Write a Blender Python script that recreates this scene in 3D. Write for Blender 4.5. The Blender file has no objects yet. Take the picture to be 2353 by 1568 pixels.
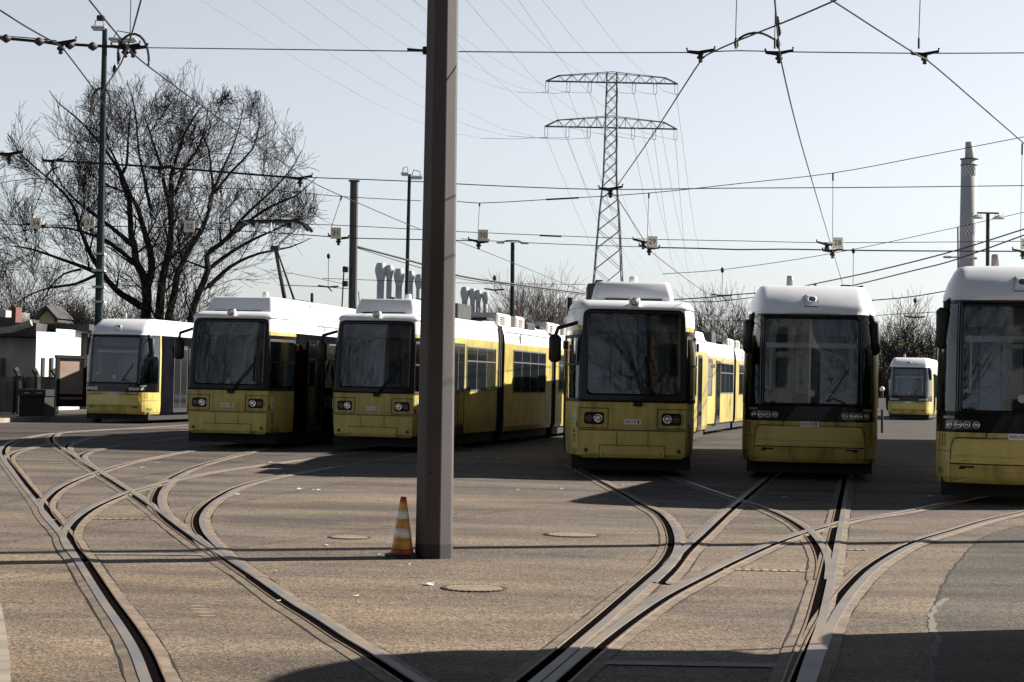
import bpy, math, random
from mathutils import Vector, Matrix
R = math.radians
random.seed(7)
C = bpy.context.scene.collection

# ------------------------------------------------------------------ camera, sky, sun, exposure
F = 4250.0; CX = 1176.5; CY = 784.0; EYE = 1.6
PITCH = math.atan(96.0 / F); ROLL = R(1.2)
cam_d = bpy.data.cameras.new('camera'); cam = bpy.data.objects.new('camera', cam_d); C.objects.link(cam)
cam_d.sensor_width = 36.0; cam_d.lens = F / 2353.0 * 36.0; cam_d.clip_start = 0.1; cam_d.clip_end = 6000
fw = Vector((0, math.cos(PITCH), math.sin(PITCH))); up0 = Vector((0, -math.sin(PITCH), math.cos(PITCH))); rt0 = Vector((1, 0, 0))
rt = rt0 * math.cos(ROLL) + up0 * math.sin(ROLL); up = up0 * math.cos(ROLL) - rt0 * math.sin(ROLL)
M3 = Matrix((rt, up, -fw)).transposed()
cam.matrix_world = Matrix.Translation((0, 0, EYE)) @ M3.to_4x4()
bpy.context.scene.camera = cam

SUN_EL = R(29.3); SUNV = Vector((6.0, 2.15, 0)).normalized() * math.cos(SUN_EL) + Vector((0, 0, math.sin(SUN_EL)))
w = bpy.data.worlds.new('World'); bpy.context.scene.world = w; w.use_nodes = True
nt = w.node_tree; bg = nt.nodes['Background']
sky = nt.nodes.new('ShaderNodeTexSky'); sky.sky_type = 'NISHITA'; sky.sun_disc = False
sky.sun_elevation = SUN_EL; sky.sun_rotation = math.atan2(SUNV.x, SUNV.y)
sky.air_density = 0.8; sky.dust_density = 1.0; sky.ozone_density = 1.2
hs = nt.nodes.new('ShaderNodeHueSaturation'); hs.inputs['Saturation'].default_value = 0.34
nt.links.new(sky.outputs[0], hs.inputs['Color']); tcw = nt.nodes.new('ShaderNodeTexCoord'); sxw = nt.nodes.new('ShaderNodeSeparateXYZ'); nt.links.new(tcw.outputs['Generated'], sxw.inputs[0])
mrw = nt.nodes.new('ShaderNodeMapRange'); mrw.interpolation_type = 'SMOOTHSTEP'; mrw.inputs['From Min'].default_value = 0.20; mrw.inputs['From Max'].default_value = 0.62; mrw.inputs['To Min'].default_value = 0.0; mrw.inputs['To Max'].default_value = 1.0; zen = nt.nodes.new('ShaderNodeMixRGB'); zen.inputs[1].default_value = (1, 1, 1, 1); zen.inputs[2].default_value = (.06, .11, .19, 1)   # sky dimmed and blued overhead to cut the fill light in shade
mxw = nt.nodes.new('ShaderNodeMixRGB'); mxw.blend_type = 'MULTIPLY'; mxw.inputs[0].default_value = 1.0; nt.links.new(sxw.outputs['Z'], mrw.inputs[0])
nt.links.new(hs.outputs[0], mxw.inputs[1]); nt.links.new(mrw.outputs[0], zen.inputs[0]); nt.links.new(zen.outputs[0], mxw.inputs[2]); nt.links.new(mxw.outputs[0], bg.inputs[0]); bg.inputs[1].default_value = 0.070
sd = bpy.data.lights.new('sun', 'SUN'); sd.energy = 5.0; sd.angle = R(0.55); sd.color = (1.0, 0.93, 0.82)
so = bpy.data.objects.new('sun', sd); C.objects.link(so); so.location = (40, 20, 30)
so.rotation_euler = SUNV.to_track_quat('Z', 'Y').to_euler()
vs = bpy.context.scene.view_settings; vs.view_transform = 'Standard'; vs.look = 'None'; vs.exposure = 1.2; vs.gamma = 1.0
bpy.context.scene.cycles.max_bounces = 6; bpy.context.scene.cycles.transparent_max_bounces = 12

# ------------------------------------------------------------------ placing helpers
def ray(px, py):
    return fw + rt * ((px - CX) / F) + up * ((CY - py) / F)
def at(px, py, Y):                       # point seen at (px,py) at distance Y
    d = ray(px, py); return Vector((0, 0, EYE)) + d * (Y / d.y)
def onz(px, py, z=0.0):                  # point seen at (px,py) lying at height z
    d = ray(px, py); return Vector((0, 0, EYE)) + d * ((z - EYE) / d.z)

# ------------------------------------------------------------------ materials
MATS = {}
def mat(name, col, rough=0.6, metal=0.0, var=0.0, scale=4.0, col2=None, bump=0.0, stretch=(1, 1, 1), spec=0.5, coat=0.0, detail=4, lo=0.35, hi=0.65):
    if name in MATS: return MATS[name]
    m = bpy.data.materials.new(name); m.use_nodes = True; n = m.node_tree; b = n.nodes['Principled BSDF']
    b.inputs['Base Color'].default_value = (*col, 1); b.inputs['Roughness'].default_value = rough
    b.inputs['Metallic'].default_value = metal; b.inputs['Specular IOR Level'].default_value = spec
    b.inputs['Coat Weight'].default_value = coat; b.inputs['Coat Roughness'].default_value = 0.08
    if var > 0 or col2:
        tc = n.nodes.new('ShaderNodeTexCoord'); mp = n.nodes.new('ShaderNodeMapping'); mp.inputs['Scale'].default_value = stretch
        no = n.nodes.new('ShaderNodeTexNoise'); no.inputs['Scale'].default_value = scale; no.inputs['Detail'].default_value = detail
        rp = n.nodes.new('ShaderNodeValToRGB'); c2 = col2 or tuple(c * (1 - var) for c in col)
        rp.color_ramp.elements[0].color = (*c2, 1); rp.color_ramp.elements[1].color = (*col, 1)
        rp.color_ramp.elements[0].position = lo; rp.color_ramp.elements[1].position = hi
        n.links.new(tc.outputs['Object'], mp.inputs[0]); n.links.new(mp.outputs[0], no.inputs['Vector'])
        n.links.new(no.outputs['Fac'], rp.inputs[0]); n.links.new(rp.outputs[0], b.inputs['Base Color'])
        if bump:
            bp = n.nodes.new('ShaderNodeBump'); bp.inputs['Strength'].default_value = bump; bp.inputs['Distance'].default_value = 0.01
            n.links.new(no.outputs['Fac'], bp.inputs['Height']); n.links.new(bp.outputs[0], b.inputs['Normal'])
    MATS[name] = m; return m

def glass_mat(name, tint, refl=0.0):
    m = bpy.data.materials.new(name); m.use_nodes = True; n = m.node_tree; n.nodes.clear()
    o = n.nodes.new('ShaderNodeOutputMaterial'); mx = n.nodes.new('ShaderNodeMixShader'); tr = n.nodes.new('ShaderNodeBsdfTransparent')
    gl = n.nodes.new('ShaderNodeBsdfGlossy'); fr = n.nodes.new('ShaderNodeFresnel'); fr.inputs['IOR'].default_value = 1.5 + refl
    tr.inputs[0].default_value = (*tint, 1); gl.inputs['Roughness'].default_value = 0.02; gl.inputs['Color'].default_value = (0.9, 0.95, 1, 1)
    n.links.new(fr.outputs[0], mx.inputs[0]); n.links.new(tr.outputs[0], mx.inputs[1]); n.links.new(gl.outputs[0], mx.inputs[2])
    n.links.new(mx.outputs[0], o.inputs[0]); return m

def yellow_mat():
    m = bpy.data.materials.new('tram_yellow'); m.use_nodes = True; n = m.node_tree; b = n.nodes['Principled BSDF']
    tc = n.nodes.new('ShaderNodeTexCoord')
    def noise(sc, st, det=5):
        mp = n.nodes.new('ShaderNodeMapping'); mp.inputs['Scale'].default_value = st
        no = n.nodes.new('ShaderNodeTexNoise'); no.inputs['Scale'].default_value = sc; no.inputs['Detail'].default_value = det
        n.links.new(tc.outputs['Object'], mp.inputs[0]); n.links.new(mp.outputs[0], no.inputs['Vector']); return no
    streak = noise(5.0, (1.6, 1.6, 0.22)); blotch = noise(1.3, (1, 1, 1))
    mul = n.nodes.new('ShaderNodeMath'); mul.operation = 'MULTIPLY'
    n.links.new(streak.outputs['Fac'], mul.inputs[0]); n.links.new(blotch.outputs['Fac'], mul.inputs[1])
    rp = n.nodes.new('ShaderNodeValToRGB')
    rp.color_ramp.elements[0].position = 0.13; rp.color_ramp.elements[0].color = (0.56, 0.46, 0.12, 1)
    rp.color_ramp.elements[1].position = 0.36; rp.color_ramp.elements[1].color = (0.29, 0.23, 0.06, 1)
    n.links.new(mul.outputs[0], rp.inputs[0]); n.links.new(rp.outputs[0], b.inputs['Base Color'])
    b.inputs['Roughness'].default_value = 0.38; b.inputs['Coat Weight'].default_value = 0.25; b.inputs['Coat Roughness'].default_value = 0.15
    return m

def asphalt_mat(name, tan, grey, dark, dust=0.5):
    m = bpy.data.materials.new(name); m.use_nodes = True; n = m.node_tree; b = n.nodes['Principled BSDF']
    tc = n.nodes.new('ShaderNodeTexCoord')
    def noise(sc, st=(1, 1, 1), det=4, rough=0.55):
        mp = n.nodes.new('ShaderNodeMapping'); mp.inputs['Scale'].default_value = st
        no = n.nodes.new('ShaderNodeTexNoise'); no.inputs['Scale'].default_value = sc; no.inputs['Detail'].default_value = det; no.inputs['Roughness'].default_value = rough
        n.links.new(tc.outputs['Object'], mp.inputs[0]); n.links.new(mp.outputs[0], no.inputs['Vector']); return no
    def ramp(src, p0, c0, p1, c1):
        rp = n.nodes.new('ShaderNodeValToRGB'); e = rp.color_ramp.elements
        e[0].position = p0; e[0].color = (*c0, 1); e[1].position = p1; e[1].color = (*c1, 1); n.links.new(src.outputs[0], rp.inputs[0]); return rp
    def mix(a, b_, fac, mode='MIX'):
        x = n.nodes.new('ShaderNodeMixRGB'); x.blend_type = mode
        if isinstance(fac, float): x.inputs[0].default_value = fac
        else: n.links.new(fac.outputs[0], x.inputs[0])
        for i, s in ((1, a), (2, b_)):
            if isinstance(s, tuple): x.inputs[i].default_value = (*s, 1)
            else: n.links.new(s.outputs[0], x.inputs[i])
        return x
    big = ramp(noise(0.22, (0.7, 1, 1), 6, 0.6), 0.5 - dust * 0.25, tan, 0.72, grey)
    sx = n.nodes.new('ShaderNodeSeparateXYZ'); n.links.new(tc.outputs['Object'], sx.inputs[0])
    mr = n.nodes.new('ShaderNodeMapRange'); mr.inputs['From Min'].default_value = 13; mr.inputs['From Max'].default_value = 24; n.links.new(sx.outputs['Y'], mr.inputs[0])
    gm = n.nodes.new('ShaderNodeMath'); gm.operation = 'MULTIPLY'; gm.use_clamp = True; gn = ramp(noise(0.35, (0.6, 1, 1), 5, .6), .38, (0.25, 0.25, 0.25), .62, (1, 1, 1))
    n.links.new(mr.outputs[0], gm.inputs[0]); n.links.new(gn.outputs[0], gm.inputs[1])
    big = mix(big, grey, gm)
    mr2 = n.nodes.new('ShaderNodeMapRange'); mr2.inputs['From Min'].default_value = 30; mr2.inputs['From Max'].default_value = 48; n.links.new(sx.outputs['Y'], mr2.inputs[0]); big = mix(big, tuple(c * .55 for c in grey), mr2)  # far asphalt darkened by colour in place of the trams' shade
    streaks = ramp(noise(0.7, (0.4, 1.2, 1), 7, 0.65), 0.36, (0.58, 0.58, 0.61), 0.64, (1.26, 1.24, 1.18))
    c = mix(big, streaks, 1.0, 'MULTIPLY')
    spot = ramp(noise(0.9, (1, 1, 1), 7, 0.7), 0.60, (0, 0, 0), 0.72, (1, 1, 1))
    c = mix(c, dark, spot)
    vo = n.nodes.new('ShaderNodeTexVoronoi'); vo.inputs['Scale'].default_value = 62; n.links.new(tc.outputs['Object'], vo.inputs['Vector'])
    sp = n.nodes.new('ShaderNodeSeparateColor'); n.links.new(vo.outputs['Color'], sp.inputs[0])
    gr = n.nodes.new('ShaderNodeValToRGB'); e = gr.color_ramp.elements; e[0].position = 0.1; e[0].color = (0.4, 0.4, 0.42, 1); e[1].position = 0.95; e[1].color = (1.55, 1.52, 1.47, 1)
    n.links.new(sp.outputs[0], gr.inputs[0]); c = mix(c, gr, 0.85, 'MULTIPLY')
    g2 = ramp(noise(28, (1, 1, 1), 3, 0.7), 0.3, (0.78, 0.78, 0.78), 0.7, (1.2, 1.2, 1.2)); c = mix(c, g2, 0.7, 'MULTIPLY')
    n.links.new(c.outputs[0], b.inputs['Base Color']); b.inputs['Roughness'].default_value = 0.85; b.inputs['Specular IOR Level'].default_value = 0.25
    bp = n.nodes.new('ShaderNodeBump'); bp.inputs['Strength'].default_value = 0.55; bp.inputs['Distance'].default_value = 0.006
    n.links.new(vo.outputs['Distance'], bp.inputs['Height']); n.links.new(bp.outputs[0], b.inputs['Normal'])
    return m

YEL = yellow_mat()
YEL2 = mat('bumper_yellow', (0.62, 0.52, 0.15), 0.35, var=0.2, scale=3, stretch=(1.5, 1.5, 0.4), coat=0.3)
WHT = mat('tram_white', (0.82, 0.84, 0.88), 0.35, var=0.07, scale=2.5, stretch=(1, 1, 0.5), coat=0.2)
WHT2 = mat('roof_pod_white', (0.82, 0.84, 0.87), 0.4, var=0.06, scale=3)
BLK = mat('gloss_black', (0.006, 0.006, 0.007), 0.12, spec=0.25, var=0.3, scale=8)
RUB = mat('black_rubber', (0.011, 0.011, 0.013), 0.6, var=0.4, scale=6)
DRK = mat('dark_underframe', (0.012, 0.012, 0.013), 0.8, var=0.5, scale=5)
SEAM = mat('seam_black', (0.01, 0.009, 0.008), 0.8)
GLS = glass_mat('windscreen_glass', (0.55, 0.64, 0.70), 0.10)
GLD = mat('side_glass', (0.012, 0.015, 0.018), 0.04, spec=0.9, var=0.3, scale=1.5)
CHR = mat('lamp_reflector', (0.75, 0.76, 0.78), 0.15, metal=0.9, var=0.2, scale=12)
LENS = mat('lamp_lens', (0.6, 0.62, 0.65), 0.12, spec=0.8, var=0.2, scale=20)
INT = mat('cab_interior_dark', (0.035, 0.04, 0.045), 0.7, var=0.3, scale=2)
INTP = mat('cab_panel_blue_grey', (0.58, 0.74, 0.84), 0.6, var=0.3, scale=2.0)  # bright blue stands in for sky reflected in the windscreens
RAILW = mat('handrail_pale', (0.75, 0.77, 0.78), 0.3, var=0.1, scale=5)
PLT = mat('plate_white', (0.8, 0.8, 0.8), 0.5, var=0.05, scale=10)
TXR = mat('lettering_maroon', (0.09, 0.02, 0.03), 0.6)
TXK = mat('lettering_black', (0.012, 0.012, 0.012), 0.6)
GRYB = mat('roof_box_grey', (0.50, 0.49, 0.47), 0.6, var=0.3, scale=2, stretch=(1, 1, 0.4))
FRM = mat('window_frame_grey', (0.10, 0.11, 0.125), 0.5, var=0.2, scale=6)
BEL = mat('bellows_rubber', (0.022, 0.021, 0.022), 0.75, var=0.6, scale=3, stretch=(1, 1, 0.3))
RED = mat('marker_red', (0.5, 0.06, 0.03), 0.3, var=0.2, scale=20)
WRAPD = mat('advert_wrap_dark', (0.007, 0.007, 0.010), 0.8, spec=0.0, var=0.4, scale=1.5)
WIRE = mat('wire_black', (0.012, 0.012, 0.013), 0.5, metal=0.3, var=0.3, scale=8)
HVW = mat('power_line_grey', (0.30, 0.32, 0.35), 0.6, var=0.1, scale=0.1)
STEELG = mat('galvanised_mast_green', (0.020, 0.036, 0.038), 0.8, spec=.15, var=0.25, scale=3)
LAMPG = mat('luminaire_grey', (0.42, 0.43, 0.42), 0.5, var=0.2, scale=5)
PYL = mat('pylon_steel_hazed', (.12, .135, .16), 0.6, var=0.25, scale=0.6)  # steel lightened and blued, distance haze put into its colour

# ------------------------------------------------------------------ mesh builder
class MB:
    def __init__(s): s.v = []; s.f = []; s.m = []
    def add(s, vs, fs, mi=0):
        o = len(s.v); s.v += [Vector(v) for v in vs]; s.f += [tuple(i + o for i in f) for f in fs]; s.m += [mi] * len(fs); return s
    def box(s, c, d, mi=0, rz=0.0, rx=0.0, bev=0.0):
        hx, hy, hz = d[0] / 2, d[1] / 2, d[2] / 2; mt = Matrix.Rotation(rz, 3, 'Z') @ Matrix.Rotation(rx, 3, 'X'); c = Vector(c)
        if bev <= 0:
            vs = [(x, y, z) for x in (-hx, hx) for y in (-hy, hy) for z in (-hz, hz)]
            fs = [(0, 1, 3, 2), (4, 6, 7, 5), (0, 4, 5, 1), (2, 3, 7, 6), (0, 2, 6, 4), (1, 5, 7, 3)]
        else:
            b = min(bev, hx * .9, hy * .9, hz * .9); vs = []; idx = {}
            for sx in (-1, 1):
                for sy in (-1, 1):
                    for sz in (-1, 1):
                        for a in range(3):
                            e = [hx - b, hy - b, hz - b]; e[a] += b; idx[(sx, sy, sz, a)] = len(vs); vs.append((sx * e[0], sy * e[1], sz * e[2]))
            fs = []
            for sg in (-1, 1):
                fs.append([idx[(sg, -1, -1, 0)], idx[(sg, 1, -1, 0)], idx[(sg, 1, 1, 0)], idx[(sg, -1, 1, 0)]][::sg])
                fs.append([idx[(-1, sg, -1, 1)], idx[(1, sg, -1, 1)], idx[(1, sg, 1, 1)], idx[(-1, sg, 1, 1)]][::-sg])
                fs.append([idx[(-1, -1, sg, 2)], idx[(1, -1, sg, 2)], idx[(1, 1, sg, 2)], idx[(-1, 1, sg, 2)]][::sg])
            for s1 in (-1, 1):
                for s2 in (-1, 1):
                    fs.append([idx[(s1, s2, -1, 0)], idx[(s1, s2, 1, 0)], idx[(s1, s2, 1, 1)], idx[(s1, s2, -1, 1)]][::-(s1 * s2)])
                    fs.append([idx[(s1, -1, s2, 0)], idx[(s1, 1, s2, 0)], idx[(s1, 1, s2, 2)], idx[(s1, -1, s2, 2)]][::(s1 * s2)])
                    fs.append([idx[(-1, s1, s2, 1)], idx[(1, s1, s2, 1)], idx[(1, s1, s2, 2)], idx[(-1, s1, s2, 2)]][::-(s1 * s2)])
                    for s3 in (-1, 1):
                        fs.append([idx[(s1, s2, s3, 0)], idx[(s1, s2, s3, 1)], idx[(s1, s2, s3, 2)]][::(s1 * s2 * s3)])
        return s.add([c + mt @ Vector(v) for v in vs], fs, mi)
    def tube(s, pts, r, n=6, mi=0, caps=True):
        pts = [Vector(p) for p in pts]; k = len(pts); rs = r if isinstance(r, (list, tuple)) else [r] * k; vs = []; fs = []
        ref = Vector((0, 0, 1))
        d0 = (pts[-1] - pts[0]).normalized() if (pts[-1] - pts[0]).length > 1e-6 else Vector((0, 0, 1))
        if abs(d0.z) > 0.9: ref = Vector((0, 1, 0))
        for i, p in enumerate(pts):
            d = (pts[min(i + 1, k - 1)] - pts[max(i - 1, 0)])
            d = d.normalized() if d.length > 1e-9 else d0
            a = d.cross(ref); a = a.normalized() if a.length > 1e-6 else Vector((1, 0, 0)); b = d.cross(a)
            vs += [p + (a * math.cos(2 * math.pi * j / n) + b * math.sin(2 * math.pi * j / n)) * rs[i] for j in range(n)]
        for i in range(k - 1):
            for j in range(n):
                j2 = (j + 1) % n; fs.append((i * n + j, i * n + j2, (i + 1) * n + j2, (i + 1) * n + j))
        if caps: fs += [tuple(range(n))[::-1], tuple(range((k - 1) * n, k * n))]
        return s.add(vs, fs, mi)
    def lathe(s, c, prof, n=20, mi=0, axis='Z', ph=0.0):
        c = Vector(c); vs = []; fs = []
        for (r, h) in prof:
            for j in range(n):
                a = 2 * math.pi * j / n + ph; x, y = r * math.cos(a), r * math.sin(a)
                vs.append(c + (Vector((x, y, h)) if axis == 'Z' else Vector((x, h, y)) if axis == 'Y' else Vector((h, x, y))))
        k = len(prof)
        for i in range(k - 1):
            for j in range(n):
                j2 = (j + 1) % n; fs.append((i * n + j, i * n + j2, (i + 1) * n + j2, (i + 1) * n + j))
        fs += [tuple(range(n))[::-1], tuple(range((k - 1) * n, k * n))]
        return s.add(vs, fs, mi)
    def prism(s, poly, z0, z1, mi=0):
        n = len(poly); vs = [(p[0], p[1], z0) for p in poly] + [(p[0], p[1], z1) for p in poly]
        return s.add(vs, [tuple(range(n))[::-1], tuple(range(n, 2 * n))] + [(i, (i + 1) % n, n + (i + 1) % n, n + i) for i in range(n)], mi)
    def xform(s, M): s.v = [M @ v for v in s.v]; return s
    def build(s, name, mats, parent=None, smooth=False, recalc=False):
        me = bpy.data.meshes.new(name); me.from_pydata([tuple(v) for v in s.v], [], s.f)
        for m in (mats if isinstance(mats, (list, tuple)) else [mats]): me.materials.append(m)
        me.polygons.foreach_set('material_index', s.m); me.polygons.foreach_set('use_smooth', [smooth] * len(s.f)); me.update()
        if recalc:
            import bmesh
            b = bmesh.new(); b.from_mesh(me); bmesh.ops.recalc_face_normals(b, faces=b.faces); b.to_mesh(me); b.free()
        o = bpy.data.objects.new(name, me); C.objects.link(o)
        if parent: o.parent = parent
        return o

def tag(o, label=None, cat=None, group=None, kind=None):
    for k, v in (('label', label), ('category', cat), ('group', group), ('kind', kind)):
        if v: o[k] = v
    return o
def thing(name, label, cat, loc=(0, 0, 0), rz=0.0, group=None):
    o = bpy.data.objects.new(name, None); C.objects.link(o); o.location = loc; o.rotation_euler = (0, 0, rz); o.empty_display_size = 0.2
    return tag(o, label, cat, group)

_txt = {}
def text_mesh(t):
    if t in _txt: return _txt[t]
    cu = bpy.data.curves.new('t', 'FONT'); cu.body = t; cu.align_x = 'CENTER'; cu.align_y = 'CENTER'; cu.resolution_u = 2
    o = bpy.data.objects.new('t', cu); C.objects.link(o); bpy.context.view_layer.update()
    me = bpy.data.meshes.new_from_object(o.evaluated_get(bpy.context.evaluated_depsgraph_get()))
    r = ([(v.co.x, v.co.y) for v in me.vertices], [tuple(p.vertices) for p in me.polygons])
    bpy.data.objects.remove(o); bpy.data.curves.remove(cu); bpy.data.meshes.remove(me); _txt[t] = r; return r

# ------------------------------------------------------------------ tram surface: unrolled coordinate s (metres right of the nose), height z
class Surf:
    def __init__(s, rows, TL, p):
        s.rows = rows; s.TL = TL; s.p = p
    def row(s, z):
        r = s.rows
        if z <= r[0][0]: return r[0][1:]
        for a, b in zip(r, r[1:]):
            if z <= b[0]:
                t = (z - a[0]) / (b[0] - a[0]); return tuple(a[i] + (b[i] - a[i]) * t for i in range(1, len(a)))
        return r[-1][1:]
    def P(s, q, z):                       # rows: z, y0, bow, Fw, W, T
        y0, bow, Fw, W, T = s.row(z); a = abs(q); sg = 1 if q >= 0 else -1
        if a <= Fw: return Vector((q, y0 + bow * (a / Fw) ** 2, z))
        t = (a - Fw) / s.TL
        if t <= 1:
            e = 2 / s.p; th = t * math.pi / 2
            return Vector((sg * (Fw + (W - Fw) * math.sin(th) ** e), y0 + bow + T * (1 - max(0.0, math.cos(th)) ** e), z))
        return Vector((sg * W, y0 + bow + T + a - Fw - s.TL, z))
    def N(s, q, z):
        e = 0.01; a = s.P(q + e, z) - s.P(q - e, z); z0 = max(s.rows[0][0], z - e); z1 = min(s.rows[-1][0], z + e); b = s.P(q, z1) - s.P(q, z0)
        n = a.cross(b); return n.normalized() if n.length > 1e-9 else Vector((0, -1, 0))
    def O(s, q, z, off): return s.P(q, z) + s.N(q, z) * off

def rr(x0, x1, z0, z1, r=0.02, n=3, m=6, ti=0.0, r2=None):
    """rounded rectangle loop, ccw; ti insets the top corners; r2 = radius of the top corners"""
    r2 = r if r2 is None else r2; pts = []
    cs = [((x0 + r, z0 + r), 180, r), ((x1 - r, z0 + r), 270, r), ((x1 - ti - r2, z1 - r2), 0, r2), ((x0 + ti + r2, z1 - r2), 90, r2)]
    arcs = [[(c[0] + rad * math.cos(R(a + 90 * i / n)), c[1] + rad * math.sin(R(a + 90 * i / n))) for i in range(n + 1)] for c, a, rad in cs]
    for k in range(4):
        pts += arcs[k]; a = arcs[k][-1]; b = arcs[(k + 1) % 4][0]
        pts += [(a[0] + (b[0] - a[0]) * i / m, a[1] + (b[1] - a[1]) * i / m) for i in range(1, m)]
    return pts
def patch(mb, S, loop, off, rings=3, mi=0, thick=True, base=-0.004):
    n = len(loop); cx = sum(p[0] for p in loop) / n; cz = sum(p[1] for p in loop) / n; vs = []; fs = []; lv = []
    if thick: lv.append((1.0, base))
    lv += [(1 - k / rings, off) for k in range(rings)]
    for sc, of in lv: vs += [S.O(cx + (p[0] - cx) * sc, cz + (p[1] - cz) * sc, of) for p in loop]
    for k in range(len(lv) - 1):
        fs += [(k * n + i, k * n + (i + 1) % n, (k + 1) * n + (i + 1) % n, (k + 1) * n + i) for i in range(n)]
    vs.append(S.O(cx, cz, off)); c = len(vs) - 1; k = len(lv) - 1
    fs += [(k * n + i, k * n + (i + 1) % n, c) for i in range(n)]
    return mb.add(vs, fs, mi)
def ring(mb, S, outer, inner, off, mi=0, base=-0.004, steps=2):
    n = len(outer); lv = [(outer, base)]
    for k in range(steps + 1):
        t = k / steps; lv.append(([(a[0] + (b[0] - a[0]) * t, a[1] + (b[1] - a[1]) * t) for a, b in zip(outer, inner)], off))
    lv.append((inner, base)); vs = []; fs = []
    for lp, of in lv: vs += [S.O(p[0], p[1], of) for p in lp]
    for k in range(len(lv) - 1):
        fs += [(k * n + i, k * n + (i + 1) % n, (k + 1) * n + (i + 1) % n, (k + 1) * n + i) for i in range(n)]
    return mb.add(vs, fs, mi)
def outline(mb, S, x0, x1, z0, z1, wd=0.012, off=0.004, r=0.02, mi=0, ti=0.0):
    return ring(mb, S, rr(x0, x1, z0, z1, r, ti=ti), rr(x0 + wd, x1 - wd, z0 + wd, z1 - wd, max(0.004, r - wd), ti=ti), off, mi, steps=1)
def seamline(mb, S, pts, wd=0.012, off=0.004, mi=0):
    q = []
    for a, b in zip(pts, pts[1:]):
        k = max(1, int(math.hypot(b[0] - a[0], b[1] - a[1]) / 0.08)); q += [(a[0] + (b[0] - a[0]) * i / k, a[1] + (b[1] - a[1]) * i / k) for i in range(k)]
    q.append(pts[-1]); vs = []; fs = []
    for i, p in enumerate(q):
        a = q[max(0, i - 1)]; b = q[min(len(q) - 1, i + 1)]; d = (b[0] - a[0], b[1] - a[1]); L = math.hypot(*d) or 1; nx, nz = -d[1] / L * wd / 2, d[0] / L * wd / 2
        vs += [S.O(p[0] + nx, p[1] + nz, off), S.O(p[0] - nx, p[1] - nz, off)]
    fs = [(2 * i, 2 * i + 1, 2 * i + 3, 2 * i + 2) for i in range(len(q) - 1)]
    return mb.add(vs, fs, mi)
def stext(mb, S, t, size, q, z, off=0.006, mi=0, sx=1.0, vertical=False):
    vs, fs = text_mesh(t)
    if vertical: vs2 = [(-y, x) for x, y in vs]
    else: vs2 = vs
    return mb.add([S.O(q + x * size * sx, z + y * size, off) for x, y in vs2], fs, mi)
BEAR = [(-.10, -.5), (.08, -.5), (.06, -.38), (.13, -.2), (.16, -.42), (.30, -.42), (.26, -.1), (.22, .12), (.42, .22), (.40, .32), (.18, .26), (.20, .34), (.34, .40), (.32, .50), (.12, .55), (-.02, .48), (-.08, .30), (-.30, .38), (-.34, .28), (-.14, .14), (-.18, -.1), (-.14, -.3)]
def bear(mb, S, q, z, h, off=0.006, mi=0):
    pts = [(q - x * h * 0.9, z + y * h) for x, y in BEAR]; c = (q, z)
    vs = [S.O(x, y, off) for x, y in pts]; mb.add(vs, [tuple(range(len(vs)))[::-1]], mi)

def shell(S, rows, cols, matfn, hole=None, thole=None):
    """cols: list of ('f',fraction) | ('t',fraction) | ('s',metres); matfn(colkind, abs_index, zmid)"""
    mb = MB(); full = []
    for k, v in cols: full.append((k, v, 1))
    left = [(k, v, -1) for k, v in cols if not (k == 'f' and v == 0)][::-1]; allc = left + full; n = len(allc)
    def pt(c, z):
        k, v, sg = c; Fw = S.row(z)[2]; q = v * Fw if k == 'f' else Fw + v * S.TL if k == 't' else Fw + S.TL + v
        return S.P(sg * q, z)
    for z in rows: mb.v += [pt(c, z) for c in allc]
    for i in range(len(rows) - 1):
        for j in range(n - 1):
            zm = (rows[i] + rows[i + 1]) / 2; a, b = allc[j], allc[j + 1]
            if hole and a[0] == 'f' and b[0] == 'f' and max(abs(a[1]), abs(b[1])) <= hole[0] + 1e-6 and hole[1] < zm < hole[2]: continue
            if thole and a[0] == 't' and b[0] == 't' and min(a[1], b[1]) >= .12 and max(a[1], b[1]) <= .88 and thole[0] < zm < thole[1]: continue
            kinds = [a[0], b[0]]; k = 's' if 's' in kinds else 't' if 't' in kinds else 'f'
            mb.f.append((i * n + j, i * n + j + 1, (i + 1) * n + j + 1, (i + 1) * n + j)); mb.m.append(matfn(k, zm))
    return mb, allc, n

def plate(root, S, q, z, w_=0.30, h=0.085):
    p = MB(); patch(p, S, rr(q - w_ / 2, q + w_ / 2, z - h / 2, z + h / 2, 0.006), 0.016); po = p.build('city_plate', PLT, root)
    t = MB(); stext(t, S, 'BERLIN', h * 0.72, q - w_ * 0.14, z, 0.019, sx=0.95); t.build('lettering', TXR, po)
    b = MB(); bear(b, S, q + w_ * 0.34, z, h * 0.8, 0.019); seamline(b, S, [(q + w_ * 0.18, z - h * .48), (q + w_ * 0.18, z + h * .48)], 0.005, 0.019); b.build('bear_emblem', TXK, po)

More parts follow.
